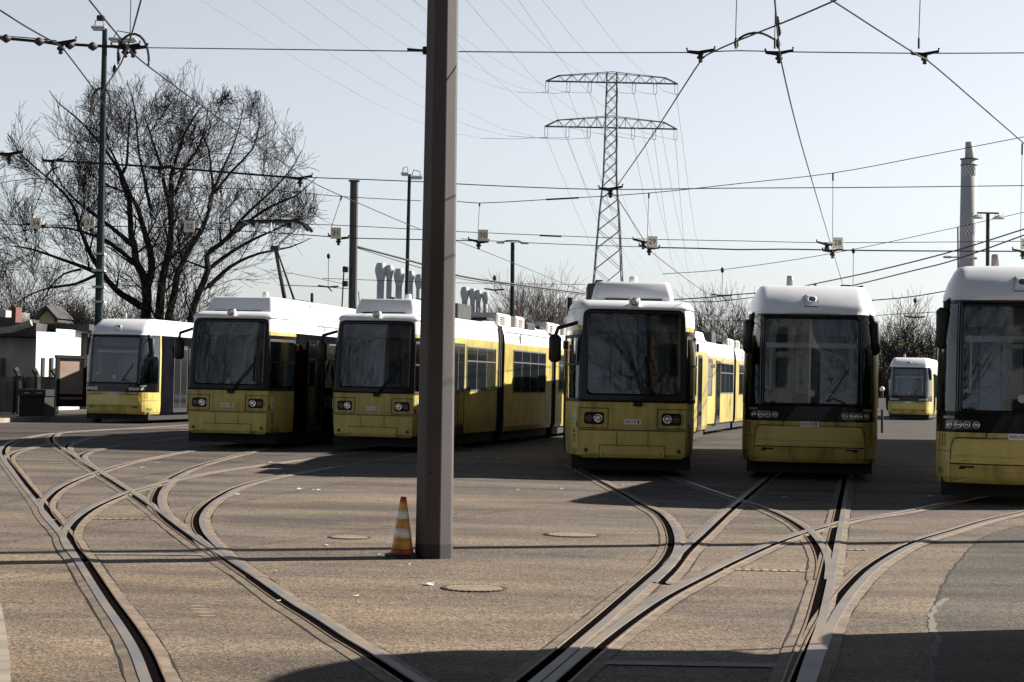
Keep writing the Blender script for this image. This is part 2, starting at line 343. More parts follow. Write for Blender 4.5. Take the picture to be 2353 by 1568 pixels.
def side_window(root, x, y0, y1, z0, z1, M, split=0.32, panes=1, fr=0.035):
    """window on the wall plane |x|; M = module matrix"""
    sg = 1 if x > 0 else -1; f = MB(); g = MB(); n = panes; wy = (y1 - y0) / n; zs = z1 - (z1 - z0) * split if split else None
    def bar(ya, yb, za, zb, o=0.014): f.box((x + sg * (o / 2 - .004), (ya + yb) / 2, (za + zb) / 2), (o + .008, yb - ya, zb - za))
    bar(y0, y1, z0, z0 + fr); bar(y0, y1, z1 - fr, z1)
    for k in range(n + 1):
        yy = y0 + k * wy; a = max(y0, yy - fr / 2); b = min(y1, yy + fr / 2)
        if k == 0: a, b = y0, y0 + fr
        if k == n: a, b = y1 - fr, y1
        bar(a, b, z0 + fr, z1 - fr, 0.013)
    if zs: bar(y0 + fr, y1 - fr, zs, zs + fr * 0.9, 0.011)
    g.box((x + sg * 0.002, (y0 + y1) / 2, (z0 + z1) / 2), (0.008, y1 - y0 - .01, z1 - z0 - .01))
    fo = f.xform(M).build('side_window', FRM, root); g.xform(M).build('pane', GLD, fo)

def door(root, x, y0, y1, z0, z1, M, mf=None):
    sg = 1 if x > 0 else -1; f = MB(); g = MB(); mid = (y0 + y1) / 2
    f.box((x + sg * 0.006, mid, (z0 + z1) / 2), (0.026, y1 - y0, z1 - z0))
    for a, b in ((y0 + .07, mid - .04), (mid + .04, y1 - .07)): g.box((x + sg * 0.018, (a + b) / 2, (z0 + z1) / 2 + .03), (0.012, b - a, z1 - z0 - .22))
    fo = f.xform(M).build('door', mf or RUB, root); g.xform(M).build('door_glass', GLD, fo)

def modmat(x, y, th): return Matrix.Translation((x, y, 0)) @ Matrix.Rotation(-th, 4, 'Z')

def body_section(root, M, L, W, H0, zr, side, white, white_z=2.62, top=3.10, wtop=0.95):
    """a rear car body: prism with rounded shoulders"""
    prof = [(W * .97, H0), (W, H0 + .12), (W, white_z), (W * .985, 2.8), (W * .95, 2.95), (W * .86, top - .03), (W * .7, top)]
    full = [(-x, z) for x, z in prof][::-1]; full = [(x, z) for x, z in prof] + full
    mb = MB(); n = len(full)
    mb.v = [Vector((x, 0, z)) for x, z in full] + [Vector((x, L, z)) for x, z in full]
    for i in range(n):
        j = (i + 1) % n; zm = (full[i][1] + full[j][1]) / 2; mb.f.append((i, j, n + j, n + i)); mb.m.append(1 if zm > white_z + .01 else 0)
    mb.f += [tuple(range(n))[::-1], tuple(range(n, 2 * n))]; mb.m += [2, 2]
    return mb.xform(M).build('body_section', [side, white, RUB], root)

def bellows(root, M, gap, W, top=3.05):
    mb = MB(); k = 7
    for i in range(k):
        y = gap * (i + .5) / k; ww = W * (0.93 if i % 2 else 0.97); mb.box((0, y, (0.35 + top) / 2), (2 * ww, gap / k * (1.05 if i % 2 else .8), top - .35 - (0.06 if i % 2 else 0)))
    mb.xform(M).build('bellows', BEL, root)
def underframe(root, M, y0, y1, W, z0=0.12, z1=0.38):
    mb = MB(); mb.box((0, (y0 + y1) / 2, (z0 + z1) / 2), (2 * W - .12, y1 - y0, z1 - z0)); mb.xform(M).build('underframe', DRK, root)
def bogie(root, M, y):
    for dy in (-.9, .9):
        for x in (-.72, .72):
            mb = MB(); mb.lathe((x, y + dy, 0.315), [(.05, -.06), (.27, -.06), (.30, -.05), (.30, .05), (.27, .06), (.05, .06)], 18, axis='X'); mb.xform(M).build('wheel', mat('wheel_steel', (.08, .07, .065), .6, metal=.5, var=.4), root)

def mirror(root, S, sg, z, style, reach=0.26):
    """outside mirror head with its arm"""
    hd = MB()
    if style == 'flex':
        hd.box((sg * (1.10), 0.50, z), (0.20, 0.16, 0.60), bev=0.05); hd.box((sg * 1.04, 0.47, z + .33), (0.12, 0.12, 0.14), bev=0.03)
        ho = hd.build('mirror', RUB, root, True)
        a = MB(); a.tube([(sg * 1.04, 0.47, z + .40), (sg * 0.98, 0.42, z + .43), (sg * .80, .42, z + .40)], .022, 6); a.tube([(sg * 1.04, 0.47, z + .26), (sg * .80, .42, z + .30)], .02, 6); a.build('mirror_arm', RUB, ho)
    else:
        hd.box((sg * (1.05 + reach), 0.42, z), (0.22, 0.16, 0.48), bev=0.05); ho = hd.build('mirror', RUB, root, True)
        a = MB(); a.tube([(sg * .88, 0.45, z + .48), (sg * 0.98, 0.32, z + .46), (sg * (1.0 + reach), .34, z + .36), (sg * (1.05 + reach), .40, z + .22), (sg * (1.05 + reach), .42, z + .1)], .038, 6)
        a.box((sg * .90, .42, z + .52), (.07, .09, .22), bev=.02); a.build('mirror_arm', RUB, ho)

# ------------------------------------------------------------------ older high-floor-style tram with square lamps
GS = Surf([(0.35, .09, .03, .84, 1.09, 1.15), (0.38, .03, .03, .90, 1.13, 1.18), (0.83, .0, .02, .93, 1.15, 1.2), (1.30, .0, .008, .93, 1.15, 1.2),
           (2.55, .12, .008, .90, 1.15, 1.15), (2.80, .145, .008, .885, 1.14, 1.12), (2.93, .16, .008, .88, 1.11, 1.12), (2.935, .10, .06, .90, 1.13, 1.05),
           (3.02, .17, .06, .89, 1.10, 1.1), (3.09, .42, .06, .82, 1.02, .85), (3.12, 1.0, .06, .62, .85, .55)], 1.22, 1.55)

def gt_tram(label, group, x, y, th, heads, lens, number, numside='R', fairing=False, wrap=False, panto=False, wiper_dir=1, detail=True, seed=1, mirrors=(1, 1), lamps=True):
    rnd = random.Random(seed)
    root = thing('tram', label, 'tram', (x, y, 0), -R(th), group); S = GS; I = Matrix.Identity(4)
    cabL = lens[0]; sideL = cabL - 1.3
    cols = [('f', 0), ('f', .2), ('f', .4), ('f', .6), ('f', .8), ('f', .9), ('f', 1)] + [('t', t / 8) for t in range(1, 9)] + [('s', .5), ('s', sideL)]
    rows = [.35, .365, .38, .6, .83, 1.1, 1.30, 1.42, 1.8, 2.2, 2.42, 2.55, 2.63, 2.84, 2.93]
    mb, allc, n = shell(S, rows, cols, lambda k, z: 1 if z > 2.63 else 3 if (k == 't' and 1.3 < z < 2.5) else 0, hole=(.9, 1.42, 2.84), thole=(1.42, 2.42))
    sideM = [YEL, WHT]
    if wrap:
        for i, f in enumerate(mb.f):
            if max(v for v in (mb.v[j].y for j in f)) > 1.45 and mb.m[i] == 0: mb.m[i] = 2
    mb.f.append(tuple([(len(rows) - 1) * n - 0 + n - 1, (len(rows) - 1) * n, 0, n - 1])); mb.m.append(0)
    mb.build('body', sideM + [WRAPD, BLK], root, False)
    # roof
    rrows = [2.93, 2.935, 2.97, 3.02, 3.06, 3.09, 3.12]
    mb, _, n = shell(S, rrows, cols, lambda k, z: 0); mb.f.append(tuple(range((len(rrows) - 1) * n, len(rrows) * n))); mb.m.append(0)
    mb.build('roof', WHT, root, True)
    # roof pod
    pod = MB(); pz0, pz1 = 3.07, 3.44
    if not fairing:
        loopb = rr(-.71, .71, .62, 2.6, .10, 3, 2); loopt = rr(-.66, .66, .76, 2.5, .10, 3, 2)
        lv = [(loopb, pz0 + .03), (loopb, pz0 + .10), (loopt, pz1 - .05), ([(a * .96, 1.6 + (b - 1.6) * .95) for a, b in loopt], pz1)]
        for lp, z in lv: pod.v += [Vector((a, b, z)) for a, b in lp]
        nn = len(loopb)
        for k in range(3): pod.f += [(k * nn + i, k * nn + (i + 1) % nn, (k + 1) * nn + (i + 1) % nn, (k + 1) * nn + i) for i in range(nn)]
        pod.f.append(tuple(range(3 * nn, 4 * nn))); pod.m = [0] * len(pod.f); pod.build('roof_pod', WHT2, root, True)
        g = MB(); g.box((0, .9, 3.105), (1.0, .62, .05)); g.build('roof_pod_gap', SEAM, root)
        b2 = MB()
        if detail:
            b2.box((-.52, 3.6, 3.3), (.5, 1.6, .42), bev=.02); b2.box((-.55, 2.9, 3.53), (.16, .2, .10), bev=.02); b2.box((.25, 4.6, 3.32), (1.0, 1.2, .36), bev=.02)
            for k in range(7): b2.tube([(-.12 + k * .06, 3.4, 3.5), (-.12 + k * .06, 3.4, 3.58)], .025, 8)
            b2.box((.05, 3.4, 3.38), (.6, .3, .26), bev=.02)
            b2.build('roof_equipment', mat('roof_equipment_dark', (.03, .032, .036), .7, var=.4), root)
    else:
        # full-length white fairing with sloping front
        prof = [(1.02, 3.05), (.99, 3.12), (.76, 3.40), (.72, 3.44)]; ys = [(.62, 0.0), (.70, .12), (1.02, 1.0), (cabL - .1, 1.0)]
        P = []
        for yy, t in ys:
            sc = .74 + .26 * min(1, t * 1.0)
            row = []
            for (wx, z) in prof: row.append((wx * sc if t < 1 else wx, yy + (.0 if z < 3.1 else .0), 3.05 + (z - 3.05) * t))
            P.append(row)
        # front face as its own loft: bottom edge forward, top edge set back
        fr_b = [(-.80, .56, 3.08), (.80, .56, 3.08)]; fr_t = [(-.70, .80, 3.44), (.70, .80, 3.44)]
        sb = [(1.03, 1.55, 3.06), (1.03, cabL - .05, 3.06)]; st = [(.78, 1.55, 3.44), (.78, cabL - .05, 3.44)]
        v = []
        for sg in (1, -1):
            o = len(v); v += [(sg * .80, .56, 3.08), (sg * .70, .80, 3.44), (sg * 1.03, 1.55, 3.06), (sg * .80, 1.55, 3.44), (sg * 1.03, cabL - .05, 3.06), (sg * .80, cabL - .05, 3.44)]
        f = [(0, 2, 3, 1), (2, 4, 5, 3), (6, 7, 9, 8), (8, 9, 11, 10), (0, 1, 7, 6), (1, 3, 9, 7), (3, 5, 11, 9), (4, 10, 11, 5)]
        pod.add(v, f); po = pod.build('roof_fairing', WHT2, root, False, True)
        bv = po.modifiers.new('bevel', 'BEVEL'); bv.width = .05; bv.segments = 3; bv.limit_method = 'ANGLE'; bv.angle_limit = R(20)
        g = MB(); g.box((0, .62, 3.10), (1.1, .2, .03)); g.build('roof_fairing_gap', SEAM, root)
        sm = MB()
        for yy in (3.0, 4.6, 6.2): sm.box((.915, yy, 3.25), (.012, .012, .37), rz=0)
        for sg in (1,): sm.box((1.036, cabL / 2 + 1, 3.05), (.012, cabL - 2.6, .012)); sm.box((1.155, cabL / 2 + 1.2, 2.86), (.012, cabL - 3.2, .012))
        sm.build('roof_seam', FRM, root)
    # window frame, glass, interior
    fm = MB(); inner = rr(-.79, .79, 1.45, 2.84, .10, 5, 9, ti=.0, r2=.07); outer = rr(-.935, .935, 1.305, 2.922, .04, 5, 9, ti=.04, r2=.15)
    ring(fm, S, outer, inner, 0.022, steps=4); fo = fm.build('window_frame', BLK, root, True)
    ws = MB(); patch(ws, S, rr(-.80, .80, 1.44, 2.85, .10, 4, 9), 0.012, rings=8, thick=False); wo = ws.build('windscreen', GLS, root, True)
    wp = MB(); wp.tube([S.O(.08 * wiper_dir, 1.28, .05), S.O(.42 * wiper_dir, 1.70, .06), S.O(.58 * wiper_dir, 1.92, .06)], .014, 6)
    wp.tube([S.O(.14 * wiper_dir, 1.28, .05), S.O(.60 * wiper_dir, 1.88, .05)], .01, 5); wp.tube([S.O(.60 * wiper_dir, 1.50, .045), S.O(.60 * wiper_dir, 2.1, .045)], .014, 5)
    wp.box(S.O(.08 * wiper_dir, 1.27, .04), (.16, .06, .07), bev=.02); wp.build('wiper', RUB, wo)
    dd = MB(); dd.box((0, .62, 2.69), (1.5, .04, .26)); dd.build('destination_display', mat('display_grey', (.22, .26, .29), .5, var=.2), root)
    dk = MB(); dk.box((0, .50, 2.51), (1.62, .06, .09)); dk.box((0, .95, 1.20), (1.75, 1.1, .35)); dk.box((0, 1.1, 2.88), (1.7, 1.4, .03)); dk.build('dashboard', INT, root)
    ip = MB()
    for a, b, c_ in ((-.62, .3, 0), (-.28, .22, 1), (.02, .26, 0), (.34, .25, 1), (.64, .26, 0)): ip.box((a, 2.3, 1.85), (b, .05, 1.7), mi=c_)
    ip.box((0, 2.4, 1.9), (2.1, .03, 2.0), mi=2); ip.build('cab_partition', [INTP, mat('cab_panel_dark', (.28, .36, .42), .6, var=.3), INT], root)
    hr = MB(); hr.tube([(-.30, 1.9, 1.4), (-.30, 1.9, 2.5)], .022, 6); hr.tube([(.05, 2.0, 1.4), (.05, 2.0, 2.6)], .014, 6); hr.build('handrail', RAILW, root)
    se = MB(); se.box((.25, 1.75, 1.75), (.46, .14, .62), bev=.06, rx=.1); se.box((.25, 1.72, 2.14), (.26, .10, .18), bev=.04); se.box((.25, 1.5, 1.42), (.48, .46, .12), bev=.04); se.build('driver_seat', INT, root, True)
    # marker lamp
    ml = MB(); ml.box((0, S.P(0, 3.0).y - .02, 3.035), (.20, .10, .19), bev=.03); mo = ml.build('marker_lamp', WHT2, root)
    l2 = MB(); l2.lathe((0, S.P(0, 3.0).y - .072, 3.055), [(.072, 0), (.072, -.014), (.060, -.018)], 20, axis='Y', mi=1); l2.lathe((0, S.P(0, 3.0).y - .080, 3.055), [(.058, 0), (.054, -.014), (.035, -.026), (.01, -.030)], 20, axis='Y'); l2.build('lens', [LENS, mat('lens_rim', (.09, .09, .10), .4)], mo, True)
    # headlights
    for sg in (-1, 1):
        h = MB(); patch(h, S, rr(*sorted((sg * .50, sg * .84)), .915, 1.125, .045), 0.012, rings=3); ho = h.build('headlight', BLK, root)
        for q, rad, cm in ((sg * .60, .078, CHR), (sg * .755, .06, mat('lamp_dim', (.12, .12, .13), .2, metal=.7, var=.3))):
            l = MB(); c = S.O(q, 1.02, .012); l.lathe(c, [(rad, .01), (rad, -.008), (rad * .85, -.012), (rad * .6, .004), (rad * .3, -.010), (rad * .1, -.012)], 20, axis='Y'); l.build('lamp', cm, ho, True)
    # bumper and panels
    bp = MB(); patch(bp, S, rr(-.915, .915, .355, .80, .03, 3, 10), 0.028, rings=4); bo = bp.build('bumper', YEL2, root)
    fl = MB(); patch(fl, S, rr(-.56, .56, .375, .55, .012, 2, 8), 0.040, rings=3, base=.02); fl.build('coupler_flap', YEL2, bo)
    sm = MB()
    for sg in (-1, 1):
        outline(sm, S, *sorted((sg * .42, sg * .97)), .845, 1.20, .013, .005, .008)
        seamline(sm, S, [(sg * .27, .56), (sg * .27, .79)], .010, .031); seamline(sm, S, [(sg * .985, .33), (sg * .985, .85)], .012, .005)
        for q in (.50,): patch(sm, S, rr(sg * q - .014, sg * q + .014, .40, .428, .012, 3, 1), .046, rings=1, base=.03)
    seamline(sm, S, [(-.93, .82), (.93, .82)], .014, .005); outline(sm, S, -.57, .57, .365, .565, .010, .034, .01)
    sm.build('panel_seam', SEAM, root)
    if lamps:
        for sg in (-1, 1):
            l = MB(); c = S.O(sg * .80, .47, .03); l.lathe(c, [(.038, .01), (.036, -.01), (.02, -.018)], 14, axis='Y'); l.build('reflector', mat('reflector_dark_red', (.16, .03, .03), .3, var=.3), root)
    plate(root, S, 0.0, .965)
    # corner glass and side of the cab
    for sg in (-1, 1):
        g = MB(); patch(g, S, rr(*sorted((sg * 1.0, sg * 2.0)), 1.34, 2.43, .05, 3, 8), 0.010, rings=4, thick=False); go = g.build('corner_window', GLS, root, True)
        f = MB(); ring(f, S, rr(*sorted((sg * .965, sg * 2.04)), 1.30, 2.47, .05, 3, 8), rr(*sorted((sg * 1.01, sg * 1.99)), 1.36, 2.41, .04, 3, 8), .016, steps=1)
        seamline(f, S, [(sg * 1.0, 1.95), (sg * 2.0, 1.95)], .035, .018); f.build('frame', RUB, go)
        r_ = MB(); r_.box(S.O(sg * 2.1, 2.3, .05), (.05, .07, .16), bev=.02); r_.build('side_indicator', RED, root)
        st = MB(); patch(st, S, rr(sg * 1.26 - .045, sg * 1.26 + .045, .93, 1.17, .006), .008, rings=1); sto = st.build('side_sticker', PLT, root)
        b = MB(); bear(b, S, sg * 1.26, .985, .08, .011); stext(b, S, 'BERLIN', .05, sg * 1.26, 1.09, .011, vertical=True, sx=.9); b.build('lettering', TXK, sto)
        t = MB(); stext(t, S, number, .135, sg * 1.33 if sg > 0 else -1.28, .44, .006, sx=.75)
        patch(t, S, rr(sg * 1.12 - .03, sg * 1.12 + .03, .86, .97, .025), .006, rings=1)
        for k in range(3): outline(t, S, sg * 1.27 - .035, sg * 1.27 + .035, .60 + k * .085, .65 + k * .085, .012, .006, .01)
        t.build('fleet_number', TXK, root)
    if mirrors[0]: mirror(root, S, -1, 2.22, 'gt', mirrors[0])
    if mirrors[1]: mirror(root, S, 1, 2.22, 'gt', mirrors[1])
    an = MB(); an.tube([(.06, 2.2, 3.40), (.06, 2.2, 3.60), (.06, 2.2, 3.62)], [.08, .075, .05], 12); an.build('roof_antenna', mat('antenna_pale', (.72, .72, .70), .5, var=.1), root, True)
    underframe(root, I, .35, cabL, 1.1); bogie(root, I, 3.6)
    # sides of the cab car
    for sg in (-1, 1):
        door(root, sg * 1.152, 2.15, 3.25, .36, 2.50, I, None)
        side_window(root, sg * 1.151, 3.45, cabL - .25, 1.38, 2.45, I, .34, 3 if cabL > 6 else 2)
    if wrap:
        t = MB()
        def wt(s_, size, yy, zz): vs, fs = text_mesh(s_); t.add([(1.156, yy + a * size, zz + b * size) for a, b in vs], fs)
        wt('WBG', .42, 3.9, 1.02); wt('Wohnungs-', .40, 5.9, 1.0); wt('Genossenschaft', .40, 6.1, .55)
        for a, b in (((3.45, 1.45), (3.9, 2.05)), ((3.9, 2.05), (4.35, 1.45))): t.tube([(1.176, a[0], a[1]), (1.176, b[0], b[1])], .035, 4)
        t.build('advert_lettering', mat('advert_lettering_grey', (.13, .145, .16), .6, var=.2), root)
        t2 = MB()
        def wt2(s_, size, yy, zz): vs, fs = text_mesh(s_); t2.add([(1.153, yy + a * size, zz + b * size) for a, b in vs], fs)
        wt2('TW', .22, 3.35, 2.78)
        vs, fs = text_mesh('WBG'); t2.add([(1.043 - (b * .2 + .03) * .62, 3.2 + a * .2, 3.17 + b * .2) for a, b in vs], fs)
        t2.tube([(.99, 2.85, 3.22), (.90, 2.90, 3.36), (.98, 3.3, 3.24)], .008, 4)
        t2.build('roof_lettering', mat('roof_lettering_blue', (.05, .07, .13), .6), root)
    # rear cars
    px, py, a = 0.0, cabL, 0.0
    for k, (h, L) in enumerate(zip(heads, lens[1:])):
        a2 = R(h - th); gap = .62; am = (a + a2) / 2
        bellows(root, modmat(px, py, am), gap, 1.12); px += math.sin(am) * gap; py += math.cos(am) * gap
        M = modmat(px, py, a2); body_section(root, M, L, 1.15, .34, 0, WRAPD if wrap else YEL, WHT)
        wl = MB(); 
        for sg in (-1, 1): wl.box((sg * 1.128, L / 2, 2.915), (.012, L - .6, .012))
        wl.xform(M).build('gutter_seam', SEAM, root)
        for sg in (-1, 1):
            if k % 2 == 0:
                side_window(root, sg * 1.151, 1.0, L - .9, 1.32, 2.47, M, .30, 4)
            else:
                side_window(root, sg * 1.151, .5, L * .5, 1.32, 2.47, M, .30, 3); door(root, sg * 1.152, L * .56, L * .56 + 1.2, .36, 2.50, M)
        underframe(root, M, .1, L - .1, 1.1); bogie(root, M, L / 2)
        if detail:
            for (ya, yb, xx, hh, mm) in ((.2, .9, .1, .20, 'd'), (1.0, L * .42, .72, .36, 'g'), (L * .42, L * .52, .70, .34, 'd'), (L * .53, L * .70, .72, .36, 'g'), (L * .78, L - .25, .70, .24, 'd')):
                bx = MB(); bx.box((0, (ya + yb) / 2, 3.08 + hh / 2), (xx * 2 if xx > .2 else 1.3, yb - ya, hh), bev=.05)
                if mm == 'g':
                    for q in range(4): bx.box((.725, ya + .5, 3.16 + q * .055), (.03, .5, .02), mi=1)
                bx.xform(M).build('roof_box', [GRYB if mm == 'g' else RUB, SEAM], root)
            pp = MB(); pp.tube([(.62, L - 1.2, 3.16), (.62, L - .1, 3.16), (.62, L + .2, 3.10)], .06, 8); pp.tube([(.62, -.4, 3.12), (.62, .9, 3.16)], .05, 8); pp.xform(M).build('roof_pipe', GRYB, root)
            vt = MB(); vt.box((1.156, L * .30, 2.78), (.012, .12, .26), bev=.005); vt.xform(M).build('side_vent', FRM, root)
            gr = MB()
            for q in range(5): gr.box((1.158, L - .25, .62 + q * .06), (.012, .12, .03))
            gr.xform(M).build('step_marks', PLT, root)
        px += math.sin(a2) * L; py += math.cos(a2) * L; a = a2
    if panto:
        pm = MB(); by = 3.6
        pm.tube([(.0, by + .2, 3.45), (-.05, by - .5, 4.72)], [.055, .04], 8)
        pm.tube([(.25, by + .2, 3.45), (-.02, by - .5, 4.72)], [.03, .02], 6); pm.box((-.05, by - .5, 4.72), (.22, .12, .12), bev=.02); pm.box((0, by, 3.45), (1.0, 1.2, .1), bev=.02)
        po = pm.build('pantograph', RUB, root)
        ar = MB(); ar.tube([(-.05, by - .5, 4.72), (.42, by - .1, 5.30)], .022, 6); ar.tube([(-.12, by - .5, 4.72), (-.24, by - .3, 5.35)], .014, 6); ar.build('pantograph_arm', LAMPG, po)
        hd = MB(); hy = by - .2
        for dy in (-.14, .14): hd.tube([(-.95, hy + dy, 5.22), (-.80, hy + dy, 5.38), (-.62, hy + dy, 5.45), (.62, hy + dy, 5.45), (.80, hy + dy, 5.38), (.95, hy + dy, 5.22)], .042, 6)
        for xx in (-.5, -.42, .42, .5): hd.box((xx, hy, 5.38), (.04, .32, .14))
        hd.xform(Matrix.Translation((-.22, 0, -.06))).build('contact_strip', RUB, po)
    return root

# ------------------------------------------------------------------ newer low-floor tram with tall white brow and round lamps
FS = Surf([(0.31, .10, .07, .80, 1.16, .85), (0.40, .04, .07, .82, 1.19, .9), (0.62, .0, .07, .82, 1.20, .95), (1.03, .02, .04, .82, 1.20, .95), (1.34, .05, .012, .82, 1.20, .95),
           (2.30, .14, .012, .82, 1.185, .9), (2.84, .21, .012, .82, 1.14, .9), (2.92, .22, .012, .82, 1.13, .9), (2.925, .19, .07, .82, 1.14, .9), (3.00, .21, .07, .82, 1.13, .80),
           (3.20, .40, .07, .80, 1.07, .75), (3.36, .64, .07, .79, .99, .55), (3.44, .86, .06, .78, .94, .4), (3.47, 1.15, .04, .70, .86, .3)], 1.05, 2.0)

def flex_tram(label, group, x, y, th, heads, lens, number, full=True, sidecol=None, wrap=False, numsides=(-1, 1)):
    root = thing('tram', label, 'tram', (x, y, 0), -R(th), group); S = FS; I = Matrix.Identity(4); cabL = lens[0]; sideL = cabL - 1.2
    cols = [('f', 0), ('f', .25), ('f', .5), ('f', .75), ('f', .96), ('f', 1)] + [('t', t / 8) for t in range(1, 9)] + [('s', .12), ('s', sideL)]
    rows = [.31, .35, .40, .62, .95, 1.03, 1.34, 1.8, 2.3, 2.6, 2.84, 2.92]
    def mf(k, z):
        if z < 1.03: return 0
        return 1 if k in ('f', 't') else 0
    mb, allc, n = shell(S, rows, cols, mf, hole=(.96, 1.34, 2.84), thole=(1.34, 2.84))
    for i, f in enumerate(mb.f):
        yy = max(mb.v[j].y for j in f)
        if yy > 1.9 and mb.m[i] == 0 and wrap: mb.m[i] = 2
        elif yy > 1.9 and sum(mb.v[j].z for j in f) / 4 > 2.6: mb.m[i] = 3
    mb.f.append(((len(rows) - 1) * n + n - 1, (len(rows) - 1) * n, 0, n - 1)); mb.m.append(0)
    bo = mb.build('body', [YEL, BLK, WRAPD, WHT], root, False)
    rrows = [2.92, 2.925, 3.0, 3.1, 3.2, 3.28, 3.36, 3.40, 3.44, 3.47]
    mb, _, n = shell(S, rrows, cols, lambda k, z: 0); mb.f.append(tuple(range((len(rrows) - 1) * n, len(rrows) * n))); mb.m.append(0); mb.build('roof', WHT, root, True)
    underframe(root, I, .4, cabL, 1.15); px, py, a = 0.0, cabL, 0.0
    for h, L in zip(heads, lens[1:]):
        a2 = R(h - th); bellows(root, modmat(px, py, (a + a2) / 2), .6, 1.16); am = (a + a2) / 2; px += math.sin(am) * .6; py += math.cos(am) * .6
        M = modmat(px, py, a2); body_section(root, M, L, 1.2, .34, 0, YEL, WHT, 2.65, 3.40)
        if full: side_window(root, 1.201, .6, L - .6, 1.25, 2.5, M, None, 3)
        px += math.sin(a2) * L; py += math.cos(a2) * L; a = a2
    if not full: return root
    # windscreen
    ws = MB(); patch(ws, S, rr(-.81, .81, 1.33, 2.85, .05, 3, 9, ti=.0), 0.010, rings=8, thick=False); wo = ws.build('windscreen', GLS, root, True)
    fm = MB(); ring(fm, S, rr(-.86, .86, 1.30, 2.885, .05, 4, 9), rr(-.795, .795, 1.35, 2.83, .05, 4, 9), 0.018, steps=1); fm.build('window_frame', BLK, root, True)
    wp = MB(); wp.tube([S.O(.60, 1.36, .04), S.O(.40, 1.44, .04), S.O(.30, 1.39, .03)], .014, 6); wp.tube([S.O(.28, 1.38, .035), S.O(.66, 1.95, .035)], .012, 6); wp.build('wiper', RUB, wo)
    # interior
    dd = MB(); dd.box((0, .70, 2.68), (1.5, .05, .24)); dd.build('destination_display', mat('display_grey', (.22, .26, .29), .5, var=.2), root)
    bl = MB(); bl.box((0, .42, 2.37), (1.56, .05, .09)); bl.tube([(-.70, .55, 2.33), (-.70, .45, 1.62)], .014, 6); bl.box((-.74, .42, 1.62), (.12, .04, .05)); bl.tube([(.70, .55, 2.33), (.70, .45, 1.56)], .014, 6); bl.box((.72, .42, 1.56), (.10, .04, .04)); bl.build('handrail', RAILW, root)
    dk = MB(); dk.box((0, .95, 1.16), (1.9, 1.3, .30)); dk.box((.25, .75, 1.42), (1.1, .5, .2), bev=.06); dk.box((0, 1.3, 2.90), (1.8, 1.6, .03)); dk.build('dashboard', INT, root)
    ip = MB()
    for a_, b, c_ in ((-.72, .16, 1), (-.46, .30, 0), (-.13, .30, 0), (.17, .26, 0), (.50, .2, 1), (.74, .12, 0)): ip.box((a_, 2.1, 1.95), (b, .05, 1.9), mi=c_)
    ip.box((0, 2.2, 1.95), (2.2, .03, 2.1), mi=2); ip.box((-.22, 2.06, 1.78), (.06, .03, .12), mi=3); ip.box((-.31, 2.05, 1.78), (.025, .03, .14), mi=3)
    ip.build('cab_partition', [INTP, mat('cab_panel_dark', (.28, .36, .42), .6, var=.3), INT, RAILW], root)
    se = MB(); se.box((.36, 1.6, 1.80), (.46, .16, .70), bev=.07, rx=.1); se.box((.36, 1.57, 2.20), (.28, .12, .18), bev=.05); se.box((.36, 1.4, 1.4), (.5, .5, .12), bev=.04); se.build('driver_seat', RUB, root, True)
    rd = MB(); c = S.O(.02, 1.52, .012); rd.lathe(c, [(.062, .004), (.062, -.002), (.045, -.004), (.04, -.001), (.01, -.003)], 20, axis='Y'); rd.build('card_badge', mat('badge_grey', (.42, .46, .48), .4, var=.1), wo)
    # brow lamp
    b = MB(); patch(b, S, rr(-.115, .115, 3.055, 3.275, .02, 3, 2, ti=.018), .018, rings=2); bm = b.build('marker_lamp', WHT2, root)
    b = MB(); outline(b, S, -.122, .122, 3.048, 3.282, .010, .008, .02, ti=.018); b.build('seam', SEAM, bm)
    c = S.O(0, 3.17, .02); nrm = S.N(0, 3.17); b = MB(); b.lathe((0, 0, 0), [(.078, -.02), (.078, .012), (.062, .014), (.062, .008)], 20); b.lathe((0, 0, 0), [(.058, -.02), (.058, .010), (.02, .016)], 20, mi=1)
    b.xform(Matrix.Translation(c) @ nrm.to_track_quat('Z', 'Y').to_matrix().to_4x4()).build('lens', [WHT2, mat('lens_grey', (.10, .11, .12), .2, var=.2)], bm, True)
    # headlights
    for sg in (-1, 1):
        h = MB(); patch(h, S, rr(*sorted((sg * .55, sg * 1.22)), 1.075, 1.205, .04, 3, 6), 0.010, rings=3); ho = h.build('headlight', mat('headlight_housing', (.045, .048, .052), .15, var=.3, spec=.8), root)
        for q, rad in ((.60, .048), (.735, .052), (.87, .052), (1.08, .052)):
            l = MB(); cc = S.O(sg * q, 1.14, .010); nn = S.N(sg * q, 1.14)
            l.lathe((0, 0, 0), [(rad, -.01), (rad, .010), (rad * .84, .012), (rad * .7, -.002), (rad * .45, -.006), (rad * .42, .010), (rad * .1, .012)], 18)
            l.xform(Matrix.Translation(cc) @ nn.to_track_quat('Z', 'Y').to_matrix().to_4x4()).build('lamp', CHR, ho, True)
        s_ = MB(); patch(s_, S, rr(*sorted((sg * .98, sg * 1.28)), 1.225, 1.262, .012, 2, 4), .008, rings=1); s_.build('light_strip', mat('strip_grey', (.25, .27, .29), .15, spec=.8, var=.2), root)
    # bumper flap
    bp = MB(); patch(bp, S, rr(-1.04, 1.04, .60, .935, .02, 3, 12, ti=.10, r2=.05), 0.022, rings=4); bo2 = bp.build('bumper', YEL2, root)
    b2 = MB(); patch(b2, S, rr(-.98, .98, .70, .90, .02, 3, 12, ti=.05, r2=.03), 0.045, rings=3, base=.02); b2.build('bumper_crease', YEL2, bo2)
    b3 = MB(); patch(b3, S, rr(-1.04, 1.04, .34, .585, .02, 3, 12), 0.018, rings=3); b3.build('lower_bumper', YEL, root)
